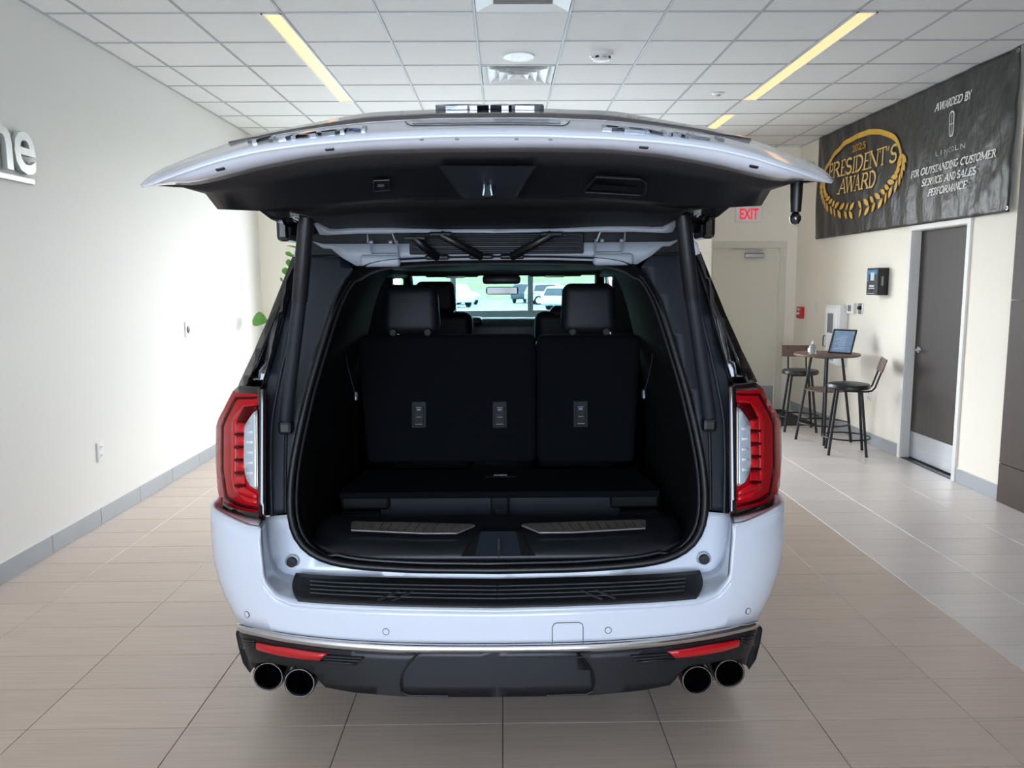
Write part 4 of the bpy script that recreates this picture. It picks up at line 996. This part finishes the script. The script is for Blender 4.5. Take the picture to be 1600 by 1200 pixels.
# ---- third-row seats
YS = 1.12
def seatback(px0, px1, top, bot, label):
    a0, zt = hity(px0, top, YS+.12); a1, _ = hity(px1, top, YS+.12); b0, zb = hity(px0, bot, YS); b1, _ = hity(px1, bot, YS)
    return a0, a1, zt, zb
third = []
for (l0, l1, lb0, lb1) in ((556,837.5,571,838), (840,1003,840,993)):
    a0, zt = hity(l0, 525, YS+.14); a1, _ = hity(l1, 525, YS+.14); b0, zb = hity(lb0, 727, YS-.03); b1, _ = hity(lb1, 727, YS-.03)
    mb = MB(); mb.rbox((0,0,0), (1,.13,1), .035, 3)
    def warp(v):
        q = v[2]+.5; xl = b0+(a0-b0)*q; xr = b1+(a1-b1)*q
        return Vector((xl+(v[0]+.5)*(xr-xl), YS+v[1]+.065+.24*(q*(zt-zb)), zb+q*(zt-zb)))
    # bevel in real units: shrink the unit box's rounded edge
    w0 = abs(a1-a0); h0 = zt-zb; mb = MB(); mb.rbox((0,0,0), (w0,.13,h0), .03, 3)
    mb.v = [tuple(warp((v[0]/w0, v[1], v[2]/h0))) for v in mb.v]
    third.append(mb.build('third_row_seatback', m_carpet, car, True))
for px_, py_, par in ((655,648,third[0]), (781,648,third[0]), (907,647,third[1])):
    fs_ = lambda x, z: YS-.002+.24*(z-.80)
    x, z = hity(px_, py_, .0) if False else (0, 0)
    d = cray(px_, py_); y = YS
    for _ in range(8): p = CO+d*((y-CO.y)/d.y); y = YS+.24*(p.z-.80)-.006
    R = Matrix.Rotation(-math.atan(.24), 3, 'X')
    o = MB().rbox(p, (.070,.030,.125), .005, 2, rot=R).build('release_bezel', m_inner, par)
    MB().rbox(p+R @ Vector((0,-.014,-.008)), (.048,.006,.09), .004, 1, rot=R).build('release_lever', m_inner, o)
    for off_, sz in (((0,-.018,.032),(.026,.002,.004)), ((0,-.018,.022),(.018,.002,.008)), ((0,-.018,-.012),(.022,.002,.003)), ((0,-.018,-.045),(.032,.002,.003))):
        MB().rbox(p+R @ Vector(off_), sz, .0005, 1, rot=R).build('print', M('label_grey','#7d848c',.5), o)
def headrest(px0, px1, py0, py1, y, par, depth=.11, posts=True, name='headrest'):
    x0, zt = hity(px0, py0, y); x1, _ = hity(px1, py0, y); _, zb = hity(px0, py1, y)
    w, h = abs(x1-x0), zt-zb; cx_ = (x0+x1)/2
    def tp(v): q = v.z/h+.5; v.x *= .94+.06*math.sin(PI*min(1, q+.25)); v.y += .02*q
    o = MB().rbox((cx_, y+.05, (zt+zb)/2), (w, depth, h), .045, 5, taper=tp).build(name, m_leather, par, True)
    for s in (-1, 1):
        MB().tube([(cx_+s*w*.30, y+.05, zb+.02), (cx_+s*w*.30, y+.05, zb-.07)], .007, 8).build('post', m_chrome, o, True)
        if posts: MB().lathe([(0,-.006),(.015,-.006),(.019,0),(.019,.02)], (cx_+s*w*.30, y-.005, zb+.010), 'y', 16).build('post_cap', m_inner, o, True)
    return o
headrest(594, 685, 445, 523, YS+.14, third[0]); headrest(877, 965, 443, 522, YS+.14, third[1])
# seat-belt straps by the third row
for s in (-1, 1):
    P = [Vector((s*.675, .98, 1.50)), Vector((s*.66, 1.02, 1.33)), Vector((s*.635, 1.04, 1.20))]
    b = MB()
    for p, q in zip(P, P[1:]): b.add([p+Vector((0,-.02,0)), p+Vector((0,.02,0)), q+Vector((0,.02,0)), q+Vector((0,-.02,0)), p+Vector((-.002*s,-.02,0)), p+Vector((-.002*s,.02,0)), q+Vector((-.002*s,.02,0)), q+Vector((-.002*s,-.02,0))], [[0,1,2,3],[4,5,6,7],[0,3,7,4],[1,2,6,5]])
    o = b.build('seat_belt', m_jamb, car); MB().rbox(P[2], (.012,.03,.04), .004, 1).build('buckle', m_metal, o)
# second-row and front seats
def seat(x, y, zt, hr, name):
    o = MB().rbox((x, y+.12, zt/2+.45), (.50,.14,zt-.50), .06, 4).build(name, m_leather, car, True)
    MB().rbox((x, y+.42, .62), (.50,.52,.16), .05, 3).build('cushion', m_leather, o, True)
    return o
for s in (-1, 1): seat(s*.43, 1.95, 1.18, 0, 'second_row_seat')
fsl = seat(-.46, 2.85, 1.30, 0, 'front_seat'); fsr = seat(.46, 2.85, 1.30, 0, 'front_seat')
headrest(645, 711, 440, 490, 2.90, fsl, .10, False); headrest(858, 925, 478, 520, 2.90, fsr, .10, False)
# dashboard, wheel, mirror
db = MB().rbox((0, 3.82, 1.27), (1.50,.42,.30), .07, 4).build('dashboard', m_trim, car, True)
MB().rbox((-.40, 3.68, 1.40), (.46,.2,.07), .03, 3).build('instrument_hood', m_trim, db, True)
sc_ = Vector((-.44, 3.35, 1.24)); Rw = Matrix.Rotation(math.radians(-68), 3, 'X')
sw_ = MB().tube([sc_+Rw @ Vector((math.cos(2*PI*k/32)*.195, math.sin(2*PI*k/32)*.195, 0)) for k in range(32)], .017, 10, True).build('steering_wheel', m_gloss, car, True)
MB().rbox(sc_, (.36,.16,.04), .018, 2, rot=Rw).build('hub', m_trim, sw_, True); MB().tube([sc_, sc_+Vector((0,.4,-.1))], .03, 8).build('column', m_trim, sw_)
mx0, mz0 = hity(759, 448, 3.32); mx1, mz1 = hity(810, 460, 3.32)
mr_ = MB().rbox(((mx0+mx1)/2, 3.32, (mz0+mz1)/2), (mx1-mx0,.04,mz0-mz1), .018, 3).build('rear_view_mirror', m_trim, car, True)
MB().rbox(((mx0+mx1)/2, 3.298, (mz0+mz1)/2), ((mx1-mx0)*.92,.004,(mz0-mz1)*.8), .001, 1).build('mirror_glass', M('mirror','#2a2c2c',.08,spec=.8), mr_)
MB().rbox(((mx0+mx1)/2, 3.10, 1.715), (.26,.22,.06), .02, 2).build('overhead_console', m_trim, car, True)
for s in (-1, 1):
    MB().rbox((s*.36, 3.16, 1.745), (.36,.14,.02), .008, 2).build('sun_visor', m_trim, car, True)
    MB().rbox((s*.34+.01, 3.05, 1.735), (.13,.01,.014), .003, 1).build('visor_label', m_clear, car)

# ---- body sides, glasshouse, roof, front
def aw(y): return AW-.01*max(0, 1-(y-.5)/.2) if .5 < y < 4.5 else (interp(y, [.40,.5], [1.0,1.012]) if y <= .5 else AW*(max(0, 1-((y-4.5)/.85)**3))**.5 if y < 5.3 else .3)
def belt(z): return .0 if z < .95 else .10*((z-.95)/.37)**1.5
def wside(y, z): return aw(y)-belt(z)-shr(z)*max(0, 1-(y-.3)/.5)*.9-(.02*max(0, .6-z)/.25)
WH = ((1.20,.46),(4.27,.46)); R_ARCH = .47
def zlow(y):
    z = .36
    for wy, wz in WH:
        if abs(y-wy) < R_ARCH: z = max(z, wz-.05+math.sqrt(R_ARCH**2-(y-wy)**2))
    if y < .72: z = max(z, interp(y, [.45,.72], [.50,.44]))
    return z
ysd = sorted(set([.48+.06*k for k in range(78)]+[.73,.74,1.66,1.67,3.8,3.81,4.73,4.74]))
ysd = [v for v in ysd if v < 5.05]
ztop_side = 1.30
cols = []
for y in ysd:
    z0 = zlow(y); zt_ = 1.30
    cols.append([Vector((wside(y, z0+(zt_-z0)*k/14), y, z0+(zt_-z0)*k/14)) for k in range(15)])
loft('body_side', cols, m_paint, car, .015, flip=True)
# rear quarter behind the tail lamp above the bumper is carried by the lamp itself; glasshouse above the belt line
def yr(z): return .43+.36*(z-1.30)
def yfz(z): return 3.98-(z-1.28)*1.55
def gw(z): return .925-(z-1.30)*.36
def gh(name, f0, f1, z0, z1, mat, off=0., th=.006):
    cs = []
    for i in range(9):
        row = []
        for k in range(7):
            z = z0+(z1-z0)*k/6; f = f0+(f1-f0)*i/8; y = yr(z)+(yfz(z)-yr(z))*f
            row.append(Vector((gw(z)+off-.03*max(0, f-.8)*5*.5, y, z)))
        cs.append(row)
    return loft(name, cs, mat, car, th, flip=True)
ZG0, ZG1, ZR = 1.355, 1.745, 1.80
gh('belt_trim', 0, 1, 1.28, ZG0, m_gloss, .004); gh('roof_rail_trim', 0, 1, ZG1, ZR, m_gloss)
seg = [0, .055, .235, .265, .53, .56, .88, 1.0]
for k in range(7):
    if k % 2 == 0: gh('pillar', seg[k], seg[k+1], ZG0, ZG1, m_gloss, .001)
    else: gh(('quarter_window','rear_door_window','front_door_window')[k//2], seg[k], seg[k+1], ZG0, ZG1, m_tint if k < 4 else m_sideg, -.004, .004)
for s in (-1, 1):
    P = [Vector((s*(gw(z)+.004), yr(z)+(yfz(z)-yr(z))*f, z)) for f, z in ((.95,ZG0-.008),(.5,ZG0-.008),(.056,ZG0-.008),(.05,ZG0+.02),(.05,ZG0+.14))]
    MB().tube(P, .005, 6).build('window_chrome', m_chrome, car, True)
cs = []
for i in range(17):
    y = yr(ZR)-.02+(yfz(1.84)-yr(ZR)+.02)*i/16
    cs.append([Vector((gw(ZR)*math.sin(a*PI/2/10), y+.0*a, ZR-.01+.145*(math.cos(a*PI/2/10))**.7*(1-.35*max(0, (i-12)/4)**2-.12*max(0,(3-i)/3)))) for a in range(11)])
loft('roof', cs, m_paint, car, .02, flip=True)
for s in (-1, 1): MB().tube([(s*.66,.72,1.875),(s*.66,.80,1.925),(s*.66,1.9,1.955),(s*.66,2.9,1.935),(s*.66,3.0,1.89)], .018, 8).build('roof_rail', m_gloss, car, True)
ws = []
for i in range(9):
    q = i/8; ws.append([Vector((x_*(.86-.16*q), 3.98-.88*q+.08*(1-(x_)**2)-.05, 1.25+.575*q)) for x_ in [k/8 for k in range(9)]])
loft('windscreen', ws, m_wind, car, .005, flip=False)
hs = []
for i in range(13):
    y = 3.88+1.38*i/12
    hs.append([Vector((x_*min(.93, aw(min(y, 5.2))-.03), y-.10*x_**2*(i/12), 1.29-.03*(i/12)-.09*(i/12)**4-.06*x_**4)) for x_ in [k/10 for k in range(11)]])
loft('hood', hs, m_paint, car, .015, flip=False)
cs = []
for k in range(9):
    z = .34+.86*k/8; row = []
    for t in range(21):
        a = t/20*PI/2; row.append(Vector((1.0*math.sin(a)**(2/2.8), 4.72+.58*math.cos(a)**(2/2.8)-.06*((z-.75)/.4)**2, z)))
    cs.append(row)
loft('front_fascia', cs, m_paint, car, .015, flip=True)
gr_ = MB().rbox((0, 5.29, .88), (1.05,.06,.46), .05, 3).build('grille', m_gloss, car)
for k in range(7): MB().rbox((0, 5.325, .70+k*.06), (.96,.012,.018), .004, 1).build('grille_bar', m_chrome, gr_)
for s in (-1, 1):
    MB().rbox((s*.76, 5.18, .98), (.30,.16,.22), .05, 3, rot=Matrix.Rotation(-s*.35, 3, 'Z')).build('headlamp', m_clear, car)
    mr2 = MB().rbox((s*1.10, 3.50, 1.36), (.24,.13,.20), .05, 3).build('door_mirror', m_paint, car, True); MB().tube([(s*.90,3.52,1.31),(s*1.02,3.5,1.32)], .03, 8).build('mirror_arm', m_gloss, mr2)
box('underbody', -.86, .86, .45, 5.0, .30, .60, m_inner, car)  # plain black box for the unseen underside, added to cast shadow
box('rear_underpanel', -.52, .52, .10, .50, .36, .60, m_inner, car)
for yy0, yy1, nm in ((1.46, 3.9, 'door_trim'),):
    for s in (-1, 1): box(nm, min(s*.78, s*.88), max(s*.78, s*.88), yy0, yy1, .55, 1.30, m_inner, car)
box('cabin_floor', -.86, .86, 1.5, 4.1, .56, .62, m_inner, car)
box('headliner', -.68, .68, .66, 3.08, 1.775, 1.80, m_inner, car)
MB().rbox((0, 3.06, 1.772), (1.30,.16,.058), .02, 2).build('headliner_edge', m_inner, car)
for s in (-1, 1):
    MB().rbox((s*.765, 2.43, 1.52), (.19,.13,.56), .03, 2).build('door_pillar_trim', m_inner, car)
    MB().tube([(s*.665,3.08,1.78),(s*.70,3.45,1.55),(s*.74,3.85,1.28)], .035, 8).build('windscreen_pillar_trim', m_inner, car, True)
for s in (-1, 1): MB().rbox((s*.725, 2.28, 1.765), (.13,1.75,.075), .02, 2).build('headliner_rail', m_inner, car)
box('firewall', -.9, .9, 3.98, 4.02, .5, 1.22, m_inner, car)
m_rim = M('alloy_rim', '#8f9499', .3, metal=.9)
for wy, _ in WH:
    for s in (-1, 1):
        w = MB().lathe([(.27,-.13),(.38,-.14),(.41,-.11),(.412,0),(.41,.11),(.38,.14),(.27,.13)], (s*.86, wy, .412), 'x', 40, True).build('wheel', m_tyre, car, True)
        MB().lathe([(.275,-.12),(.275,.12),(.255,.12),(.255,-.12)], (s*.86, wy, .412), 'x', 32, True).build('rim', m_rim, w, True)
        f = MB()
        for k in range(6):
            a = k*PI/3; f.tube([(s*.95, wy, .412), (s*.965, wy+math.cos(a)*.26, .412+math.sin(a)*.26)], [.05,.03], 8)
        f.lathe([(0,-.03),(.07,-.03),(.06,.03),(0,.03)], (s*.95, wy, .412), 'x', 20); f.build('spokes', m_rim, w, True)

# ================================================================== tailgate, open
TGL = lambda px, py, y: (lambda p: Vector((abs(p.x), p.y, p.z)))(CO + cray(px, py)*((y-CO.y)/cray(px, py).y))
OFF = -.06
st_px = [  # centre to tip: lip inner, lip roll, crease, face, crest, top  (px, py)
 ((777,237.5),(777,230),(777,211.5),(777,199),(777,186),(777,172)),
 ((680,238),(680,230.5),(680,212.5),(680,200),(680,187),(680,173)),
 ((571,241.5),(571,234),(571,217.5),(571,206),(571,193),(571,178)),
 ((480,251),(480,244),(480,225),(480,214),(480,203),(480,196)),
 ((400,267),(400,259.5),(400,236),(400,226),(400,217.5),(400,211)),
 ((340,283),(338,275),(336,252),(335,244),(334,238),(333,231)),
 ((300,291),(298,284),(295,266),(293,260),(292,253),(290,248)),
 ((262,287),(259,285),(258,279),(257,274),(256,266),(254,262)),
 ((236,293),(234,292),(233,290),(231,287),(229,282),(228,278)),
 ((224,293),(222,292.5),(221,292),(220,291),(219.5,290),(219,289))]
ydep = [(-.54,-.60,-.66,-.56,-.42,-.20)]*5+[(-.54,-.60,-.655,-.565,-.44,-.26),(-.54,-.595,-.645,-.57,-.47,-.32),(-.54,-.57,-.61,-.56,-.50,-.40),(-.54,-.555,-.575,-.55,-.52,-.47),(-.53,-.535,-.545,-.535,-.525,-.51)]
ST = [[TGL(a, b, y+OFF) for (a, b), y in zip(r, ys_)] for r, ys_ in zip(st_px, ydep)]
def crow(k, n=40): return smooth_([s[k] for s in ST], n)
rows = [crow(k) for k in range(6)]
for k in range(6):
    for p in (rows[k][0],): p.x = 0
gate = loft('tailgate', [rows[2], rows[3], rows[4], rows[5]], m_paint, car, .003, split=60, flip=False)
G = gate[0]
lo = loft('tailgate_lip', [rows[0], rows[1], rows[2]], m_paint, G, .003, split=70)
# dark glass band, then the glass running back to the hinge line
g5 = [Vector((min(p.x, .60), p.y, p.z)) for p in rows[5]]
top1 = rows[5]
def back_row(y, zc, drop, w): return [Vector((p.x*w/max(.001, rows[5][-1].x), y, zc-drop*(p.x/rows[5][-1].x)**2)) for p in rows[5]]
zc5 = rows[5][0].z
nb = len([p for p in rows[4] if p.x < .575])
bl = lambda r_: [p+Vector((0,-.003,.003)) for p in r_[:nb]]
bm_ = [a.lerp(b, .12) for a, b in zip(rows[4], rows[5])]
bm_[nb-1] = rows[5][nb-1].copy(); bm_[nb-2] = bm_[nb-2].lerp(rows[5][nb-2], .6)
loft('rear_glass_band', [bl(bm_), bl(rows[5])], M('grey_gloss_applique', '#4b4744', .22, coat=.6), G, .008)
loft('rear_glass', [rows[5], back_row(.02, zc5-.01, .16, .78), back_row(.25, zc5-.10, .13, .74), back_row(.42, 1.975, .08, .72)], m_tint, G, .008)
loft('spoiler', [back_row(.42, 1.985, .07, .75), back_row(.50, 1.965, .06, .76), back_row(.53, 1.925, .05, .76)], m_gloss, G, .02)
for s in (-1, 1): MB().rbox((s*.745, .46, 1.90), (.05,.14,.12), .015, 2).build('spoiler_end', m_gloss, G)
# inner trim panel, upper inner panel and painted hinge flange
nearc = [p+Vector((0, .004, -.001)) for p in rows[0] if p.x <= .705]
nx_ = nearc[-1].x
ncr = resample(nearc, 33)
def trow(pts, ys_, n=33): return smooth_([TGL(a, b, y) for (a, b), y in zip(pts, ys_)], n)
T1 = trow([(777,262),(680,263),(571,267),(480,278),(400,293),(321,303)], [-.50]*6)
T2 = trow([(777,306),(680,307),(571,313),(480,321),(400,328),(340,327)], [-.22,-.22,-.25,-.28,-.33,-.40])
T3 = trow([(777,311),(680,312),(571,318),(520,323),(480,329),(452,331.5)], [-.16,-.16,-.18,-.2,-.22,-.26])
for r_ in (T1, T2, T3): r_[0].x = 0
tp_ = loft('trim_panel', [ncr, T1, T2, T3], m_trim, G, .01, split=50, flip=True)
U1_ = trow([(777,330),(680,331),(571,334),(520,338),(490,339),(474,337)], [.05]*6); U2_ = trow([(777,357),(680,357),(600,356),(540,357),(510,357),(494,346)], [.46]*6)
U1_[0].x = U2_[0].x = 0
loft('upper_trim', [T3, U1_, U2_], m_inner, G, .01, split=50, flip=True)
fy = .46
fl_ = [(777,358),(690,358.5),(640,357),(600,355.5),(570,355),(548,356.5),(530,358),(515,357.5),(505,351),(488,344),(494,355),(500,366.5),(510,367.5),(560,365),(620,364),(690,364),(777,364)]
patch('hinge_flange', [(a, b) for a, b in [(lambda q: (abs(q[0]), q[1]))(hity(x0, y0, fy)) for x0, y0 in fl_]], lambda x, z: fy-.006, m_flange, G, .01, .06, full=True)
# trim panel details
def onpanel(px, py, y): return (lambda p: p)(CO + cray(px, py)*((y-CO.y)/cray(px, py).y))
def ypan(px, py):
    sft = interp(abs(px-777), [0,97,206,297,377], [0,.6,4.5,14,29])
    return interp(py-sft, [238,262,306,311], [-.60,-.50,-.22,-.16])-.05
def pan(pts, back=0.): return [onpanel(a, b, ypan(a, b)+back) for a, b in pts]
rim_ = pan([(685,259),(838,259),(806,310),(722,310)]); inn = pan([(697,263),(826,263),(801,305),(728,305)], .012)
MB().add(rim_+inn, [[0,1,5,4],[1,2,6,5],[2,3,7,6],[3,0,4,7],[4,5,6,7]]).build('latch_recess', M('recess_slate','#252b34',.5), G)
p = onpanel(762, 294, ypan(762, 294)-.012)
lt = MB().rbox(p+Vector((0,0,.0)), (.028,.03,.05), .006, 2).build('latch', m_inner, G)
MB().tube([p+Vector((-.008,-.018,.024)), p+Vector((-.008,-.02,-.004)), p+Vector((-.011,-.018,-.02))], .0032, 6).tube([p+Vector((.008,-.018,.024)), p+Vector((.008,-.02,-.004)), p+Vector((.011,-.018,-.02))], .0032, 6).rbox(p+Vector((0,-.018,.016)), (.014,.008,.018), .003, 1).build('latch_hook', M('latch_zinc','#6f8088',.35,metal=.7), lt)
def plate(name, pts, mat, par, back=0., th=.003):
    P = pan(pts, back); n = len(P)
    return MB().add(P+[v+Vector((0,.004,th)) for v in P], [list(range(n)), [n+i for i in range(n)]]+[[i,(i+1) % n,n+(i+1) % n,n+i] for i in range(n)]).build(name, mat, par)
bt_ = plate('close_button', [(584,282),(608,281),(610,284),(610,297),(607,299),(585,299),(582,296),(582,285)], m_inner, G, -.004)
MB().tube(pan([(584,282),(608,281),(610,297),(585,299)], -.006), .0016, 5, True).build('button_bezel', m_fascia, bt_)
plate('button_icon', [(590,288),(600,288),(600,292),(590,292)], m_metal, bt_, -.008, .001)
cupo = [(932,276),(1000,280),(1009,285),(1008,302),(1000,305),(914,300),(918,292)]
hp = pan(cupo, -.004); hm = sum(hp, Vector())/len(hp); nq = len(hp)
h2 = MB().add(hp+[v.lerp(hm, .12)+Vector((0,.02,.012)) for v in hp], [[i,(i+1) % nq,nq+(i+1) % nq,nq+i] for i in range(nq)]+[[nq+i for i in range(nq)]]).build('pull_cup', M('cup_black','#040405',.5), G)
MB().tube(hp, .003, 6, True).build('cup_rim', m_trim, h2, True)
plate('cup_grip', [(930,289),(1000,294),(1000,300),(922,297)], m_trim, h2, -.006)
# slots in the lip, plate pocket, letters: set on the skin itself
from mathutils.bvhtree import BVHTree
def bvh(*objs):
    vs = []; ps = []
    for o in objs:
        k = len(vs); vs += [v.co.copy() for v in o.data.vertices]; ps += [[i+k for i in p_.vertices] for p_ in o.data.polygons]
    return BVHTree.FromPolygons(vs, ps)
BV = bvh(G, lo[0])
def skin(px, py):
    d = cray(px, py).normalized(); loc, n_, _, _ = BV.ray_cast(CO, d)
    if loc is None: return None, None
    if n_.dot(d) > 0: n_ = -n_
    return loc, n_
def frame(px, py, dpy):
    loc, n_ = skin(px, py)
    ex = cray(px+10, py+dpy*10)-cray(px, py); ex = (ex-n_*ex.dot(n_)).normalized(); ey = n_.cross(ex).normalized()
    return loc, Matrix((ex, ey, n_)).transposed()
for px_, py_, sl in ((515,233,-.1),(344,264,-.3),(1006,230,.1),(1178,260,.3)):
    loc, R = frame(px_, py_, sl); MB().rbox(loc, (.020,.010,.006), .0028, 2, rot=R).build('lip_slot', m_seal, G)
for px_ in (659,714,807,860):
    loc, R = frame(px_, 218 if abs(px_-760) > 60 else 217, 0); mb = MB().lathe([(.003,.001),(.0042,.001),(.0042,-.002),(.003,-.002)], n=12, close=True)
    MB().add([R @ Vector(v)+loc for v in mb.v], mb.f).build('plug', M('plug_grey','#7f858e',.5), G)
def strip(name, top, bot, mat, off=.0015):
    A = [skin(*p_) for p_ in top]; B_ = [skin(*p_) for p_ in bot]; n = len(A)
    vs = [l+n_*off for l, n_ in A]+[l+n_*off for l, n_ in B_]
    return MB().add(vs, [[i, i+1, n+i+1, n+i] for i in range(n-1)]).build(name, mat, G, True, split=180)
xs_p = [644+8*k for k in range(30)]
cv = lambda x, c: c+((x-777)/110)**2*1.1
pk_ = strip('plate_pocket', [(x, cv(x, 186.3)) for x in xs_p], [(x, cv(x, 192.5)) for x in xs_p], M('pocket_blue_grey','#8b95a1',.3,coat=.5))
sm = [skin(x, y) for x, y in [(633,190),(636,194),(645,197)]+[(x, cv(x, 195.5)) for x in xs_p[2:-2]]+[(880,197),(887,194),(890,190)]]
MB().tube([l+n_*.0005 for l, n_ in sm if l], .0016, 5).build('pocket_seam', m_trim, pk_)
def badge(txt, px0, px1, h, w, depth, py0, py1, mat, up=0.):
    for k, ch in enumerate(txt):
        q = (k+.5)/len(txt); loc, R = frame(px0+(px1-px0)*q, py0+(py1-py0)*q, (py1-py0)/(px1-px0))
        vs, fs = text_mesh(ch, w if ch != 'I' else w*.3, h, depth, .01); ww = w if ch != 'I' else w*.3
        MB().add([R @ Vector((v.x-ww/2, v.y-h/2, v.z+up))+loc for v in vs], fs).build('badge_letter', mat, G)
m_badge = M('badge_chrome', '#8d929a', .14, metal=1)
badge('GMC', 683, 847, .05, .098, .016, 174, 174, m_badge)
badge('YUKON', 383, 572, .045, .055, .007, 224.5, 203, m_badge)
badge('DENALI', 940, 1140, .045, .046, .007, 201, 221, m_badge)
q = TGL(1245, 284, -.50)
stp = MB().lathe([(0,-.062),(.012,-.060),(.0135,-.03),(.015,.02),(0,.02)], q+Vector((0,0,-.01)), 'z', 18).build('rubber_buffer', m_seal, G, True)
MB().lathe([(0,-.094),(.008,-.092),(.013,-.083),(.013,-.075),(.008,-.066),(0,-.062)], q+Vector((0,0,-.006)), 'z', 18).build('ball_tip', m_gloss, stp, True)

# ---- power struts
for s in (-1, 1):
    b0 = TGL(446, 655, .40); m1 = TGL(468, 470, .30); t0 = TGL(479, 338, .22)
    f_ = lambda v: Vector((s*v.x, v.y, v.z))
    stt = MB().tube([f_(b0), f_(b0.lerp(m1, .5)), f_(m1)], .0245, 14).build('lift_strut', m_jamb, car, True)
    MB().tube([f_(m1), f_(m1.lerp(t0, .9)), f_(t0)], [.027,.027,.02], 14).build('strut_sleeve', m_trim, stt, True)
    MB().rbox(f_(b0)+Vector((0,0,-.03)), (.05,.04,.05), .012, 2).build('strut_foot', m_seal, stt)
# ---- roof end: painted header, louvres, hoses, hinges
yh = .55
hd_ = [(lambda q: (abs(q[0]), q[1]))(hity(a, b, yh)) for a, b in ((777,380),(690,380.5),(560,381),(505,381),(487,377),(505,388),(517,388.5),(535,403),(557,415.5),(600,411),(690,407),(777,406))]
patch('roof_header', hd_, lambda x, z: yh+.02*(z-1.8), m_flange, car, .012, .05, full=True)
for s in (-1, 1):
    q = hity(594, 404, yh-.01); MB().rbox((s*abs(q[0]), yh-.006, q[1]-.008), (.15,.03,.045), .0149, 4).build('header_bulge', m_flange, car, True)
for k in range(5):
    _, z = hity(777, 367+k*6.2, yh-.02); MB().rbox((0, yh-.03, z), (.62,.012,.008), .003, 1).build('spoiler_louvre', m_slate if k != 3 else m_trim, car)
_, zc_ = hity(777, 381, yh-.012)
MB().rbox((0, yh-.018, zc_), (.64,.008,.075), .003, 1).build('louvre_backing', m_inner, car)
patch('hinge_gap_dark_filler', [(0,1.80),(.70,1.80),(.72,1.93),(0,1.95)], lambda x, z: .575, m_inner, car, .01, .1, full=True)  # dark sheet added as the shade in the gap between flange and header
def hose(a, b, r=.016):
    A, Bq = onpanel(a[0], a[1], .44), onpanel(b[0], b[1], .53); P = []; R_ = []
    n = 28
    for k in range(n+1):
        q = k/n; P.append(A.lerp(Bq, q)+Vector((0, -.035*math.sin(PI*q), .0))); R_.append(r*(1 if k % 2 else .84))
    o = MB().tube(P, R_, 10).build('wiring_hose', m_seal, car, True, split=80)
    MB().rbox(A, (.085,.03,.016), .007, 2).build('grommet', m_seal, o); MB().rbox(Bq, (.09,.03,.018), .008, 2).build('grommet', m_seal, o)
hose((688,366),(752,401)); hose((862,366),(800,401)); hose((648,372),(683,402))
for s in (-1, 1):
    w0 = [hity(a, b, .50) for a, b in ((575,364),(613,364),(618,379))]
    x0, x1 = abs(w0[0][0]), abs(w0[1][0]); z1 = w0[0][1]; z2 = w0[2][1]; z3 = hity(580, 397, .52)[1]
    h_ = MB().tube([(s*(x0-.0), .50, z2), (s*x0, .49, z1), (s*x1, .49, z1), (s*(x1-.012), .50, z2)], .0045, 8).build('hinge', m_metal, car, True)
    MB().tube([(s*(x0-.006), .50, z2+.006), (s*(x0-.006), .53, z3), (s*(x1-.016), .53, z3), (s*(x1-.016), .50, z2+.006)], .0045, 8).build('hinge_arm', m_metal, h_, True)
    for x in (x0-.012, x1+.006): MB().lathe([(0,-.006),(.007,-.006),(.007,.006),(0,.006)], (s*x, .495, z1-.006 if False else z2+.002), 'x', 10).build('pin', m_metal, h_)
